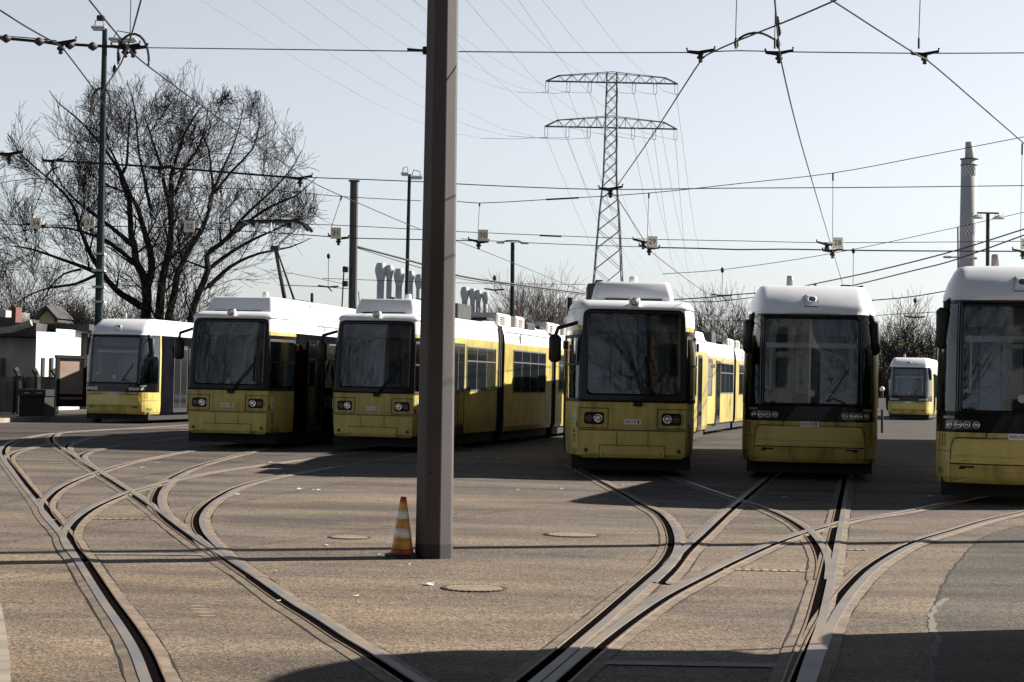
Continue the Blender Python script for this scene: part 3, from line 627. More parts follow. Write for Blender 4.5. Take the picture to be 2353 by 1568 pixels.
    sm = MB(); seamline(sm, S, [(-1.05, .59), (1.05, .59)], .016, .020)
    for sg in (-1, 1):
        seamline(sm, S, [(sg * 1.06, .32), (sg * 1.06, .80), (sg * 1.045, .86), (sg * .98, .94), (sg * .90, .955), (sg * .46, .955), (sg * .46, 1.03)], .016, .008)
        seamline(sm, S, [(sg * 1.06, .76), (sg * 1.9, .76)], .008, .005)
        patch(sm, S, rr(sg * .72 - .10, sg * .72 + .10, .535, .560, .006, 2, 3), .022, rings=1); patch(sm, S, rr(sg * .80 - .05, sg * .80 + .05, .515, .535, .004, 2, 2), .022, rings=1)
        outline(sm, S, *sorted((sg * 1.22, sg * 1.32)), .84, 1.0, .008, .005, .01)
    seamline(sm, S, [(-.9, .958), (.9, .958)], .010, .006); sm.build('panel_seam', SEAM, root)
    t = MB()
    for sg in numsides: stext(t, S, number, .13, sg * 1.40, .47, .006, sx=.75)
    t.build('fleet_number', TXK, root)
    plate(root, S, 0.0, .985, .32, .09)
    for sg in (-1, 1):
        mirror(root, S, sg, 2.52, 'flex')
        g = MB(); patch(g, S, rr(*sorted((sg * .95, sg * 1.80)), 1.33, 2.86, .02, 3, 8), 0.006, rings=4, thick=False); g.build('corner_window', GLS, root, True)
        f = MB(); seamline(f, S, [(sg * .90, 1.32), (sg * .90, 2.88)], .022, .020); f.build('pillar_trim', mat('pillar_grey', (.12, .125, .13), .3, metal=.4, var=.2), root)
        door(root, sg * 1.201, 2.15, 3.35, .36, 2.62, I, None); side_window(root, sg * 1.201, 3.5, cabL - .3, 1.25, 2.55, I, None, 2)
    an = MB(); an.tube([(-.40, 1.7, 3.44), (-.40, 1.7, 3.66), (-.40, 1.7, 3.68)], [.065, .06, .045], 12)
    an.build('roof_antenna', mat('antenna_grey', (.30, .29, .28), .5, var=.1), root, True)
    k = MB(); k.tube([(.06, 1.6, 3.45), (.06, 1.6, 3.52)], .03, 8); k.build('roof_aerial', RUB, root)
    k = MB(); k.box((.62, 1.6, 3.48), (.22, .2, .07), bev=.02); k.build('roof_sensor', RUB, root)
    return root

# ------------------------------------------------------------------ the trams in the row
GG = 'yellow and white trams parked in a row in the depot yard'
def at_scale(cx, s):            # lateral position and distance for a picture column and a scale in px per metre
    Y = F / s; return at(cx, 900, Y).x, Y
x, Y = at_scale(259, 70.0); flex_tram('low tram farthest left, beside the graffiti board, 9030-A on its corner', GG, x, Y, 12.5, [12.5, 12.5], [7.5, 8], '9030-A', wrap=True, numsides=(1,))
x, Y = at_scale(523, 102.5); gt_tram('square-lamp tram with raised pantograph and dark housing advert on its side, 2245-A', GG, x, Y, 12.0, [12.0, 12.0], [8.2, 8, 8], '2245-A', fairing=True, wrap=True, panto=True, seed=2, mirrors=(.30, .0))
x, Y = at_scale(858, 103.5); gt_tram('square-lamp tram partly behind the big pole, articulated yellow side in sun', GG, x, Y, 14.5, [12.8, 11.0], [6.4, 6.1, 7.6], '1563-A', seed=3, mirrors=(.34, 0))
x, Y = at_scale(1455, 132.5); gt_tram('square-lamp tram just right of the big pole, pale shapes mirrored in its windscreen, A-1513', GG, x, Y, 1.2, [7.0, 11.0], [7.6, 7.6, 7.6], 'A-1513', seed=4, mirrors=(.32, 0))
x, Y = at_scale(1862, 131.5); flex_tram('low round-lamp tram seen square on, between the square-lamp tram and the small far tram', GG, x, Y, 9.0, [9, 9], [7.5, 8], '9024', numsides=(-1, 1))
x, Y = at_scale(2346, 163.5); flex_tram('largest low tram, cut off by the right edge of the photo', GG, x, Y, 15.5, [15.5, 15.5, 15.5, 15.5], [7.5, 8, 10, 10], '9043', numsides=(-1,))
x, Y = at_scale(2088, 41.6); flex_tram('small distant tram standing alone before the bare trees', 'trams farther back in the yard', x, Y, 17.0, [17, 17], [7.5, 8], '9051', numsides=())
x, Y = at_scale(1566, 70.0); gt_tram('yellow tram coupled behind the tram with A-1513, mostly hidden, its side in view', 'trams farther back in the yard', x - .30, Y, 13.5, [13.5, 14], [7.4, 7, 7], '1514-A', seed=6, mirrors=(0, 0), lamps=False)

# ------------------------------------------------------------------ ground, rails, covers
ASP = asphalt_mat('asphalt_dusty', (0.212, 0.164, 0.118), (0.124, 0.107, 0.099), (0.085, 0.072, 0.06), 0.5)
ASP2 = asphalt_mat('asphalt_dark_patch', (0.115, 0.098, 0.08), (0.078, 0.074, 0.07), (0.05, 0.046, 0.042), 0.4)
g = MB(); g.add([(-900, -60, 0), (900, -60, 0), (900, 3500, 0), (-900, 3500, 0)], [(0, 1, 2, 3)]); tag(g.build('ground', ASP), kind='structure')

STEEL = mat('rail_steel', (0.25, 0.205, 0.165), 0.5, metal=0.1, col2=(.15, .15, .165), scale=1.2, spec=.35)
GROOVE = mat('rail_groove', (0.006, 0.005, 0.005), 1.0, spec=0.0)  # grime, blackened further in place of the shade deep in the groove
JOINT = mat('rail_joint_fill', (0.215, 0.166, 0.120), 0.85, var=0.45, scale=5.0, bump=0.3)
TAR = mat('tar_seam', (0.02, 0.017, 0.015), 0.7, var=0.3, scale=6)

def catmull(P, step=0.12):
    out = []
    for i in range(len(P) - 1):
        p0 = P[max(0, i - 1)]; p1 = P[i]; p2 = P[i + 1]; p3 = P[min(len(P) - 1, i + 2)]; k = max(2, min(60, int((p2 - p1).length / step)))
        t1 = (p2 - p0); t2 = (p3 - p1); L = (p2 - p1).length
        t1 = t1.normalized() * L if t1.length > 0 else t1; t2 = t2.normalized() * L if t2.length > 0 else t2
        for j in range(k):
            t = j / k; h = 2 * t ** 3 - 3 * t * t + 1; out.append(p1 * h + t1 * (t ** 3 - 2 * t * t + t) + p2 * (1 - h) + t2 * (t ** 3 - t * t))
    out.append(P[-1]); return out
def strip(mb, P, N, o0, o1, z, mi, wob=0.0, rnd=None, z2=None):
    vs = []; w0 = w1 = 0.0
    for p, n_ in zip(P, N):
        if wob: w0 = w0 * .8 + rnd.uniform(-wob, wob); w1 = 0
        a = o0 + (w0 if abs(o0) > abs(o1) else 0); b = o1 + (w0 if abs(o1) > abs(o0) else 0)
        vs += [p + n_ * a + Vector((0, 0, z)), p + n_ * b + Vector((0, 0, z if z2 is None else z2))]
    return mb.add(vs, [(2 * i, 2 * i + 1, 2 * i + 3, 2 * i + 2) for i in range(len(P) - 1)], mi)
RAIL_N = [0]
def rail(label, pts, g_, ext0=0.0, ext1=0.0, wide=1.0, wst=1.0):
    i = RAIL_N[0]; RAIL_N[0] += 1; e = i * 0.00025; rnd = random.Random(i)
    P = [onz(a, b) for a, b in pts]
    if ext0: d = (P[0] - P[1]).normalized(); P = [P[0] + d * ext0] + P
    if ext1: d = (P[-1] - P[-2]).normalized(); P.append(P[-1] + d * ext1)
    P = catmull(P); N = []
    for k in range(len(P)):
        d = (P[min(k + 1, len(P) - 1)] - P[max(0, k - 1)]); d.z = 0; d.normalize(); N.append(Vector((-d.y, d.x, 0)) * g_)
    mb = MB(); H = .015 + e; hw = .031 * wide; gw = hw + .068; lw = gw + .012
    strip(mb, P, N, -hw, hw, H, 0); strip(mb, P, N, -hw, -hw, 0.0, 0, z2=H); strip(mb, P, N, hw, hw, H, 0, z2=.002)
    strip(mb, P, N, hw, gw, .0052 + e, 1); strip(mb, P, N, gw, gw, .003, 0, z2=H); strip(mb, P, N, gw, lw, H - .001, 2); strip(mb, P, N, lw, lw, H - .001, 0, z2=0)
    ro = mb.build('rail', [STEEL, GROOVE, mat('rail_lip', (.26, .17, .11), .6, metal=.2, var=.4, scale=6)])
    tag(ro, label, 'rail', 'tram rails set flush in the yard paving')
    j = MB(); strip(j, P, N, -hw - .065 * wst, -hw, .003 + e, 0, .004, rnd, z2=.012); strip(j, P, N, lw, lw + .07 * wst, .010, 0, .004, rnd, z2=.003 + e)
    j.build('joint_fill', JOINT, ro)
    t = MB(); strip(t, P, N, -hw - .072 * wst, -hw - .063 * wst, .0022 + e, 0, .005, rnd); strip(t, P, N, lw + .067 * wst, lw + .079 * wst, .0022 + e, 0, .005, rnd); t.build('tar_seam', TAR, ro)
    return ro
rail('rail along the far left edge, first on the left at the bottom of the photo', [(420, 978), (300, 985), (200, 991), (120, 997), (60, 1006), (22, 1018), (2, 1034), (4, 1052), (40, 1102), (88, 1163), (139, 1229), (174, 1284), (206, 1337), (237, 1387), (277, 1446), (309, 1502), (334, 1568)], 1, 8, 4)
rail('long rail from upper left down to the bottom centre, left of the cone', [(420, 984), (300, 986), (200, 991), (146, 995), (126, 1004), (124, 1013), (136, 1026), (158, 1041), (198, 1067), (226, 1084), (293, 1126), (356, 1169), (411, 1211), (475, 1256), (534, 1293), (594, 1332), (673, 1387), (740, 1428), (804, 1470), (860, 1503), (962, 1568)], -1, 8, 4)
rail('shaded far rail arc, right of the first loop, joining the long left rail', [(420, 991), (330, 997), (250, 1002), (200, 1010), (168, 1021), (158, 1031), (166, 1044), (190, 1062), (226, 1084)], -1, 8)
rail('short far rail arc ending beside the first rail at far left', [(420, 996), (350, 1001), (206, 1015), (119, 1022), (51, 1034), (20, 1046), (12, 1058), (24, 1077), (50, 1115)], 1, 8)
rail('far rail arc just in front of the leftmost shadow, small rusty bend', [(419, 1007), (348, 1016), (277, 1025), (221, 1036), (200, 1044), (192, 1052), (200, 1064), (226, 1084), (250, 1100)], -1, 8)
rail('rail crossing the long left rail first, bending down to the far left rail', [(459, 1034), (425, 1039), (376, 1048), (285, 1067), (226, 1085), (174, 1103), (131, 1124), (106, 1144), (94, 1162), (98, 1181), (113, 1201), (131, 1220), (155, 1253)], 1, 9)
rail('middle left rail arc with rusty inner edge, ending at the long rail', [(558, 1046), (490, 1064), (439, 1082), (403, 1100), (380, 1121), (368, 1145), (370, 1165), (384, 1187), (411, 1211), (450, 1238)], -1, 9)
rail('rail crossing the long left rail second, curving down to the far left', [(763, 1049), (593, 1071), (475, 1088), (396, 1104), (348, 1118), (301, 1130), (253, 1148), (208, 1169), (173, 1193), (152, 1217), (145, 1237), (153, 1260), (174, 1286), (206, 1337)], 1, 9)
rail('widest left rail arc, nearest the traffic cone', [(860, 1060), (804, 1069), (736, 1081), (633, 1100), (554, 1122), (508, 1146), (479, 1169), (466, 1189), (465, 1209), (476, 1231), (500, 1257), (534, 1288), (594, 1330)], -1, 9)
rail('rail from under the tram A-1513 curving out right then down to the bottom', [(1381, 1105), (1437, 1135), (1486, 1163), (1522, 1182), (1544, 1206), (1555, 1232), (1557, 1256), (1548, 1282), (1529, 1307), (1506, 1328), (1464, 1366), (1407, 1418), (1351, 1467), (1294, 1517), (1234, 1568)], -1, 6, 4)
rail('rail from under the tram A-1513, right one, crossing to the steep right rails', [(1563, 1103), (1630, 1127), (1695, 1149), (1745, 1164), (1809, 1190), (1853, 1217), (1878, 1242), (1896, 1271), (1904, 1302), (1902, 1336)], -1, 6)
rail('left rail in front of the square-on low tram, running down left to the junction', [(1752, 1108), (1702, 1149), (1666, 1178), (1612, 1228), (1565, 1271), (1529, 1315), (1500, 1343)], 1, 6)
rail('steep rail in front of the square-on low tram, nearly upright in the photo', [(1948, 1112), (1941, 1156), (1930, 1221), (1920, 1278), (1909, 1336), (1900, 1382), (1888, 1436), (1870, 1490), (1852, 1544), (1845, 1568)], -1, 6, 4)
rail('long shallow rail crossing both steep right rails, down to the lower left', [(2147, 1163), (2061, 1180), (1953, 1197), (1853, 1223), (1774, 1250), (1684, 1290), (1612, 1326), (1522, 1373), (1449, 1421), (1388, 1466), (1332, 1512), (1268, 1568)], 1, 8, 4)
rail('outermost right rail sweeping in from the right edge to the bottom', [(2400, 1172), (2353, 1181), (2276, 1199), (2204, 1221), (2133, 1243), (2082, 1264), (2014, 1307), (1971, 1349), (1936, 1395), (1908, 1446), (1884, 1505), (1862, 1568)], -1, 8, 4, 1.15)

# dark asphalt patch at the right, with its tarred joint
edge = [(2142, 1600), (2140, 1510), (2146, 1460), (2134, 1424), (2152, 1375), (2178, 1326), (2212, 1280), (2262, 1235), (2330, 1213), (2420, 1200)]
E = [onz(a, b) for a, b in edge]; g = MB(); vs = [(p.x, p.y, .0012) for p in E] + [(9, E[-1].y, .0012), (9, E[0].y, .0012)]
g.add(vs, [tuple(range(len(vs)))]); tag(g.build('pavement', ASP2), kind='structure')
def crack(label, pts, wd, m=TAR, z=.0016, seed=0, cat='asphalt seam'):
    rnd = random.Random(seed); P = catmull([onz(a, b) for a, b in pts], .06); mb = MB(); vs = []; wv = 0
    for k, p in enumerate(P):
        d = (P[min(k + 1, len(P) - 1)] - P[max(0, k - 1)]); d.z = 0; d.normalize(); n_ = Vector((-d.y, d.x, 0)); wv = wv * .7 + rnd.uniform(-wd, wd) * .5; ww = wd * rnd.uniform(.4, 1)
        vs += [p + n_ * (wv - ww) + Vector((0, 0, z)), p + n_ * (wv + ww) + Vector((0, 0, z))]
    mb.add(vs, [(2 * i, 2 * i + 1, 2 * i + 3, 2 * i + 2) for i in range(len(P) - 1)]); return tag(mb.build('asphalt_seam', m), label, cat)
crack('crooked tarred seam edging the dark asphalt patch at right', edge, .016, seed=1)
crack('pale worn strip beside the crooked seam at right', [(2150, 1510), (2152, 1460), (2144, 1424), (2164, 1375)], .03, mat('pale_filler', (.20, .17, .14), .9, var=.3, scale=9), .0026, 2)
crack('thin crack across the asphalt left of the first rail', [(-10, 1385), (60, 1386), (120, 1386), (206, 1384)], .006, seed=3)
crack('thin crack across the asphalt below the big pole', [(640, 1322), (800, 1327), (960, 1328), (1130, 1332), (1300, 1333), (1420, 1336)], .0045, seed=4)
crack('thin crack between the steep rails and the dark patch', [(1990, 1328), (2060, 1328), (2130, 1331)], .005, seed=5)

def drain(label, a, b, wd, slots=True, col=None):
    A, B = onz(*a), onz(*b); d = (B - A); L = d.length; d.normalize(); n_ = Vector((-d.y, d.x, 0)); t = thing('drain_channel', label, 'drain', A, 0, 'drainage strips across the tracks')
    m = MB(); z = .0065
    m.add([Vector((0, 0, z)) - n_ * wd, d * L + Vector((0, 0, z)) - n_ * wd, d * L + Vector((0, 0, z)) + n_ * wd, Vector((0, 0, z)) + n_ * wd], [(0, 1, 2, 3)]); m.build('frame', mat('drain_tan', (.36, .30, .21), .8, var=.3, scale=7) if slots else mat('drain_cover_grey', (.22, .21, .20), .7, var=.4, scale=5), t)
    if slots:
        s_ = MB(); k = int(L / .075)
        for i in range(k):
            c = d * ((i + .5) * L / k) + Vector((0, 0, z + .002)); u = d * .014; v = n_ * wd * .75; s_.add([c - u - v, c + u - v, c + u + v, c - u + v], [(0, 1, 2, 3)])
        s_.build('slots', mat('drain_slot', (.10, .085, .07), .8), t)
drain('drain strip between the left rails, level with the cone base', (186, 1274), (505, 1276), .07, False)
drain('slotted drain strip between the left rails, above the cone shadow', (200, 1193), (372, 1195), .05)
drain('short slotted drain beside the cone-level strip at left', (190, 1294), (232, 1295), .06)
drain('slotted drain strip at the far left turnout', (20, 1063), (190, 1066), .05)
drain('slotted drain strip between the right rails', (1656, 1309), (1886, 1315), .06)
drain('short slotted drain left of the right junction', (1492, 1253), (1540, 1254), .06)
drain('short slotted drain right of the steep rail', (1938, 1264), (1992, 1265), .06)
drain('smooth drain cover in the foreground shadow between right rails', (1370, 1524), (1812, 1532), .075, False)
drain('short slotted drain on the first rail at left', (120, 1196), (160, 1197), .05)

t = thing('worn_marking', 'four short worn pale stripes on the asphalt between the two long left rails', 'road marking', onz(465, 1405))
for i, (a_, b_, yy) in enumerate(((434, 476, 1393), (436, 482, 1400), (446, 490, 1407.5), (454, 496, 1415))):
    A, B = onz(a_, yy) - t.location, onz(b_, yy) - t.location; c_ = (A + B) / 2; L_ = (B - A).length / 2; m = MB(); k_ = 16
    m.add([(c_.x + L_ * math.cos(2 * math.pi * q / k_), c_.y + .035 * math.sin(2 * math.pi * q / k_), .0015) for q in range(k_)], [tuple(range(k_))]); m.build('stripe', mat('marking_worn', (.27, .225, .165), .9, var=.25, scale=9), t)
def manhole(label, px, py, r, teeth=True):
    c = onz(px, py); t = thing('manhole_cover', label, 'manhole cover', c, 0, 'round manhole covers')
    m = MB(); m.lathe((0, 0, 0), [(r * 1.10, .002), (r * 1.10, .006), (r * .97, .007), (r * .97, .004)], 40); m.build('frame_ring', TAR, t)
    m = MB(); m.lathe((0, 0, 0), [(r * .93, .003), (r * .93, .009), (r * .6, .010), (.01, .010)], 40); m.build('cover', mat('cover_dusty', (.25, .20, .145), .85, var=.35, scale=6), t)
    if teeth:
        m = MB()
        for k in range(30):
            a = k * 2 * math.pi / 30; m.box((r * 1.02 * math.cos(a), r * 1.02 * math.sin(a), .0095), (.03, .022, .004), rz=a)
        m.build('teeth', JOINT, t)
manhole('dusty manhole cover on the asphalt below the big pole', 1090, 1353, .235)
manhole('toothed manhole cover between the big pole and the right rails', 1315, 1230, .28)
manhole('faint sand-covered manhole left of the traffic cone', 803, 1236, .20, False)
manhole('sandy round patch cover at far centre behind the cone', 1025, 1180, .12, False)

# kerbs and litter
KERB = mat('kerb_stone', (0.30, 0.26, 0.21), 0.85, var=0.35, scale=4, bump=0.3)
def kerb(label, pts, h, wd):
    P = catmull([onz(a, b) for a, b in pts], .25); N = []
    for k in range(len(P)):
        d = (P[min(k + 1, len(P) - 1)] - P[max(0, k - 1)]); d.z = 0; d.normalize(); N.append(Vector((-d.y, d.x, 0)))
    m = MB(); o = len(m.v)
    for p, n_ in zip(P, N): m.v += [p, p + Vector((0, 0, h)), p - n_ * wd + Vector((0, 0, h)), p - n_ * wd]
    for i in range(len(P) - 1):
        for j in range(3): m.f.append((4 * i + j, 4 * i + j + 1, 4 * i + 5 + j, 4 * i + 4 + j)); m.m.append(0)
    m.f += [(0, 1, 2, 3), tuple(len(m.v) - 4 + q for q in (3, 2, 1, 0))]; m.m += [0, 0]
    return tag(m.build('kerb', KERB, None), label, 'kerb')
kerb('low kerb curving along the bottom left corner', [(-20, 1330), (-4, 1376), (8, 1420), (16, 1470), (22, 1520), (24, 1568), (22, 1620)], .012, .30)
kk = MB(); a = onz(0, 972); b = onz(103, 966); kk.add([a, b, b + Vector((0, 0, .14)), a + Vector((0, 0, .14)), a + Vector((-.4, .5, .14)), b + Vector((0, .5, .14)), b + Vector((0, .5, 0)), a + Vector((-9, 0, 0)), a + Vector((-9, 0, .14)), a + Vector((-9, .5, .14))], [(0, 1, 2, 3), (3, 2, 5, 4), (1, 6, 5, 2), (7, 0, 3, 8), (8, 3, 4, 9)]); tag(kk.build('kerb', KERB), 'broken raised concrete kerb at far left before the fence', 'kerb')
PAP = mat('paper_white', (.75, .75, .74), .8, var=.1, scale=30)
def litter(px, py, sz, label, seed, z=0.0):
    rnd = random.Random(seed); c = onz(px, py); m = MB(); n = 7; vs = [(0, 0, sz * .35)]
    for k in range(n): a = k * 2 * math.pi / n; r = sz * rnd.uniform(.5, 1.1); vs.append((r * math.cos(a) * 1.2, r * math.sin(a), rnd.uniform(.004, sz * .5)))
    m.add([c + Vector(v) for v in vs], [(0, 1 + k, 1 + (k + 1) % n) for k in range(n)]); tag(m.build('litter', PAP), label, 'litter', 'scraps of litter on the asphalt', 'thing')
litter(985, 1345, .062, 'crumpled white paper on the ground below the big pole', 1)
litter(2137, 1142, .05, 'white scrap in the shadow under the rightmost tram', 2)
LIT = ['tiny pale scrap left of the sandy manhole', 'tiny scrap at the foot of the cone, left side', 'tiny scrap just below the cone', 'pale smear-like scrap below and left of the cone', 'scrap in the tram shadow just right of the big pole', 'second scrap in the tram shadow right of the big pole', 'scrap on sunlit asphalt left of the shadow tip',
 'dark-edged scrap on sunlit asphalt above the shadow tip', 'long scrap near the second left rail crossing', 'scrap on sunlit asphalt left of centre, left of a pair', 'scrap on sunlit asphalt left of centre, right of a pair', 'scrap beside the left rail arc with the rusty edge', 'crumb just below the toothed manhole cover', 'scrap between the cone and the long left rail',
 'scrap by the far shaded rails at left', 'left of two flat scraps between the right rails in shadow', 'right of two flat scraps between the right rails in shadow', 'scrap halfway between the cone and the articulated tram', 'scrap deep in shade below the articulated tram side', 'scrap near the shadow edge left of the articulated tram', 'scrap near the end of the rail under tram A-1513', 'scrap beside the long left rail, below the cone level', 'crumb on the asphalt under the cone, right one']
for i, (a, b, s_) in enumerate([(748, 1254, .03), (873, 1276, .025), (922, 1301, .02), (818, 1371, .03), (1100, 1053, .05), (1145, 1054, .04), (1290, 1124, .035), (1190, 1126, .03), (330, 1076, .07), (686, 1126, .06), (727, 1128, .05), (546, 1137, .04), (1320, 1243, .015), (634, 1313, .02), (360, 1066, .05), (1803, 1144, .05), (1835, 1145, .05), (790, 1100, .03), (1070, 1068, .03), (622, 1064, .05), (1430, 1116, .03), (640, 1382, .025), (940, 1298, .02)]):
    litter(a, b, s_, LIT[i], 10 + i)

# ------------------------------------------------------------------ traffic cone
cp = onz(924, 1281); S1 = F / cp.y
t = thing('traffic_cone', 'worn orange and white traffic cone with red tip, beside the big pole', 'traffic cone', cp, R(8))
m = MB(); bs = .155
pl = [(bs, bs * .45), (bs * .45, bs), (-bs * .45, bs), (-bs, bs * .45), (-bs, -bs * .45), (-bs * .45, -bs), (bs * .45, -bs), (bs, -bs * .45)]
m.prism(pl, 0, .028); m.prism([(a * .93, b * .93) for a, b in pl], .028, .034); m.build('base', RUB, t)
H = .515; segs = [(0, .05, 'r'), (.05, .15, 'o'), (.15, .235, 'w'), (.235, .32, 'o'), (.32, .40, 'w'), (.40, .475, 'o'), (.475, H, 'r')]
ORG = mat('cone_orange', (.74, .40, .10), .55, col2=(.50, .24, .06), scale=9, lo=.3, hi=.55); CWH = mat('cone_white', (.78, .79, .76), .5, col2=(.30, .29, .26), scale=16, lo=.28, hi=.45); CRD = mat('cone_red', (.50, .07, .07), .55, var=.4, scale=8)
m = MB(); rr_ = lambda h: .103 - (.103 - .026) * (h / H)
for a, b, c_ in segs:
    e = .0015 if c_ == 'w' else 0
    m.lathe((0, 0, .03), [(rr_(a) + e, a), (rr_(b) + e, b)], 28, mi='row'.index(c_))
m.lathe((0, 0, .03), [(.108, .0), (.108, .018), (.104, .022)], 28, mi=0); m.lathe((0, 0, .03), [(.026, H), (.021, H + .002), (.018, H - .03)], 20, mi=0)
m.build('cone_body', [CRD, ORG, CWH], t, True)

# ------------------------------------------------------------------ big pole in front
pb = onz(997, 1281); pY = pb.y
t = thing('catenary_mast', 'big tapered grey mast in the foreground, splitting the photo', 'mast', (pb.x, pY, 0), 0); t.rotation_euler.y = R(-.32)
POLEG = mat('mast_paint', (.078, .070, .075), .6, col2=(.055, .048, .049), spec=.25, scale=2.2, stretch=(1, 1, .25), detail=9, lo=.3, hi=.5)
ang0 = R(22.5 - 4); hts = [.13, .6, 1.5, 3, 4.5, 6, 7.5, 9.5]; r0, r1 = .178, .122; tp = lambda z: r0 - (r0 - r1) * z / 9.5
lean = Vector((.0, 0, 0))
def octa(mb, prof, bev=.16, mi=0):
    nv = []; 
    for r_, z in prof:
        for k in range(8):
            a = ang0 + k * math.pi / 4; A = Vector((math.cos(a), math.sin(a), 0)) * r_
            pa = Vector((math.cos(a - math.pi / 4), math.sin(a - math.pi / 4), 0)) * r_; pn = Vector((math.cos(a + math.pi / 4), math.sin(a + math.pi / 4), 0)) * r_
            nv += [A + (pa - A) * bev + Vector((0, 0, z)), A * .985 + Vector((0, 0, z)), A + (pn - A) * bev + Vector((0, 0, z))]
    n = 24; fs = []
    for i in range(len(prof) - 1):
        for j in range(n): fs.append((i * n + j, i * n + (j + 1) % n, (i + 1) * n + (j + 1) % n, (i + 1) * n + j))
    fs.append(tuple(range((len(prof) - 1) * n, len(prof) * n))); mb.add(nv, fs, mi)
m = MB(); octa(m, [(tp(z), z) for z in hts], .07); m.build('shaft', POLEG, t)
m = MB(); octa(m, [(tp(0) + .002, -.05), (tp(0) + .002, .13)], .07); m.build('foot_band', mat('foot_paint', (.022, .018, .022), .7, col2=(.07, .06, .055), scale=9, lo=.25, hi=.40), t)
m = MB(); m.tube([(-.165, 0, 1.6 + (880 - 118) * pY / F), (-.32, 0, 1.6 + (880 - 118) * pY / F + .01)], .012, 6); m.box((-.155, 0, 1.6 + (880 - 118) * pY / F), (.05, .06, .07), bev=.01); m.build('wire_clevis', WIRE, t)
m = MB(); m.tube([(-.03, -.168, .78), (-.03, -.19, .78)], .012, 8); m.build('bolt', RUB, t)

# ------------------------------------------------------------------ background buildings at the left
CONC = mat('concrete_grey', (.34, .33, .32), .85, var=.3, scale=1.2, stretch=(1, 1, .4)); RENDW = mat('render_white', (.72, .71, .69), .8, var=.2, scale=1.0, stretch=(1, 1, .4))
ROOFD = mat('roof_felt_dark', (.05, .052, .055), .85, var=.5, scale=1.5); ROOFG = mat('roof_edge_pale', (.36, .35, .32), .8, var=.4, scale=2)
BRK = mat('chimney_brick', (.15, .055, .042), .85, var=.4, scale=6); WIND = mat('window_dark', (.02, .022, .026), .2, var=.3)
BY = 82.0
def bx_px(mb, x0, x1, y0, y1, Y, dep, mi=0):      # upright box whose front face spans these picture columns and rows at distance Y
    a = at(x0, (y0 + y1) / 2, Y); b = at(x1, (y0 + y1) / 2, Y); t_ = at((x0 + x1) / 2, y0, Y).z; u_ = at((x0 + x1) / 2, y1, Y).z
    mb.box(((a.x + b.x) / 2, Y + dep / 2, (t_ + u_) / 2), (b.x - a.x, dep, t_ - u_), mi); return mb
root = thing('depot_building', 'low grey and white flat-roofed building behind the fence at far left', 'building', (at(60, 935, BY).x, BY, 0))
def kid(mb, name, m, par, sm=False):
    mb.v = [v - par.matrix_basis.translation for v in mb.v]; return mb.build(name, m, par, sm)
kid(bx_px(MB(), -140, 86, 775, 985, BY, 14), 'wall', CONC, root)
def slant(x0, x1, yt, Y, dy):
    a, b = at(x0, yt, Y), at(x1, yt, Y); m = MB(); m.prism([(a.x, Y), (b.x, Y + dy), (b.x + .1, Y + 9), (a.x, Y + 9)], 0, a.z); return m
kid(slant(84, 127, 762, BY - 2.6, 1.5), 'white_wall', RENDW, root); kid(slant(129, 150, 756, BY - 1.0, .9), 'side_wing', RENDW, root)
kid(bx_px(MB(), 126.5, 129, 764, 985, BY - 1.35, .3), 'drainpipe', BRK, root)
kid(bx_px(MB(), -140, 83, 740, 772, BY - 1.0, 16), 'roof', ROOFD, root); kid(bx_px(MB(), 84, 205, 744, 758, BY + 1, 12), 'rear_roof', ROOFD, root)
m = MB(); A = at(-140, 765, BY - 1.6); B = at(72, 742, BY - 1.6); m.tube([A, at(-40, 764, BY - 1.6), at(30, 757, BY - 1.6), B], .16, 6); kid(m, 'roof_edge', ROOFG, root)
kid(bx_px(MB(), 140, 200, 765, 985, BY + 2, 8), 'shaded_wall', ROOFD, root)  # wall coloured dark as if in shade, using the roof felt
m = MB(); bx_px(m, 0, 9, 824, 905, BY - .1, .2); wo = kid(m, 'barred_window', WIND, root); m = MB()
for q in range(5): bx_px(m, -1 + q * 2.6, -.4 + q * 2.6, 822, 908, BY - .2, .06)
kid(m, 'window_bars', RUB, wo)
for a, dy in ((94, .38), (108, .83)):
    A_ = at(a, 822, BY - 2.6); m = MB(); m.box((A_.x, BY - 2.6 + dy, (A_.z + at(a, 890, BY - 2.6).z) / 2), (.16, .08, A_.z - at(a, 890, BY - 2.6).z), rz=R(60)); kid(m, 'narrow_window', WIND, root)

m = MB(); bx_px(m, 26, 36, 706, 752, BY + 2, 1.0); tag(m.build('chimney', BRK), 'red brick chimney with pale foot on the dark roof at far left', 'chimney')
m = MB(); HY = 120.0
root = thing('house', 'distant gabled house with a sunlit timber gable between the bare branches', 'house', (at(110, 900, HY).x, HY, 0))
def gable(mb, x0, xm, x1, ytop, ybot, yb2, Y, dep):
    a, b, c_ = at(x0, ybot, Y), at(xm, ytop, Y), at(x1, ybot, Y); z0 = 0.0
    f = [(a.x, Y, z0), (c_.x, Y, z0), (c_.x, Y, c_.z), (b.x, Y, b.z), (a.x, Y, a.z)]; k = [(p[0] + .5, Y + dep, p[2]) for p in f]
    mb.add(f + k, [(0, 1, 2, 3, 4), (5, 9, 8, 7, 6), (0, 5, 6, 1), (1, 6, 7, 2), (4, 9, 5, 0)]); return a, b, c_
m = MB(); a, b, c_ = gable(m, 90, 108, 124, 710, 728, 800, HY, 2); kid(m, 'wall', mat('gable_ochre', (.55, .42, .24), .8, var=.4, scale=1), root)
m = MB()
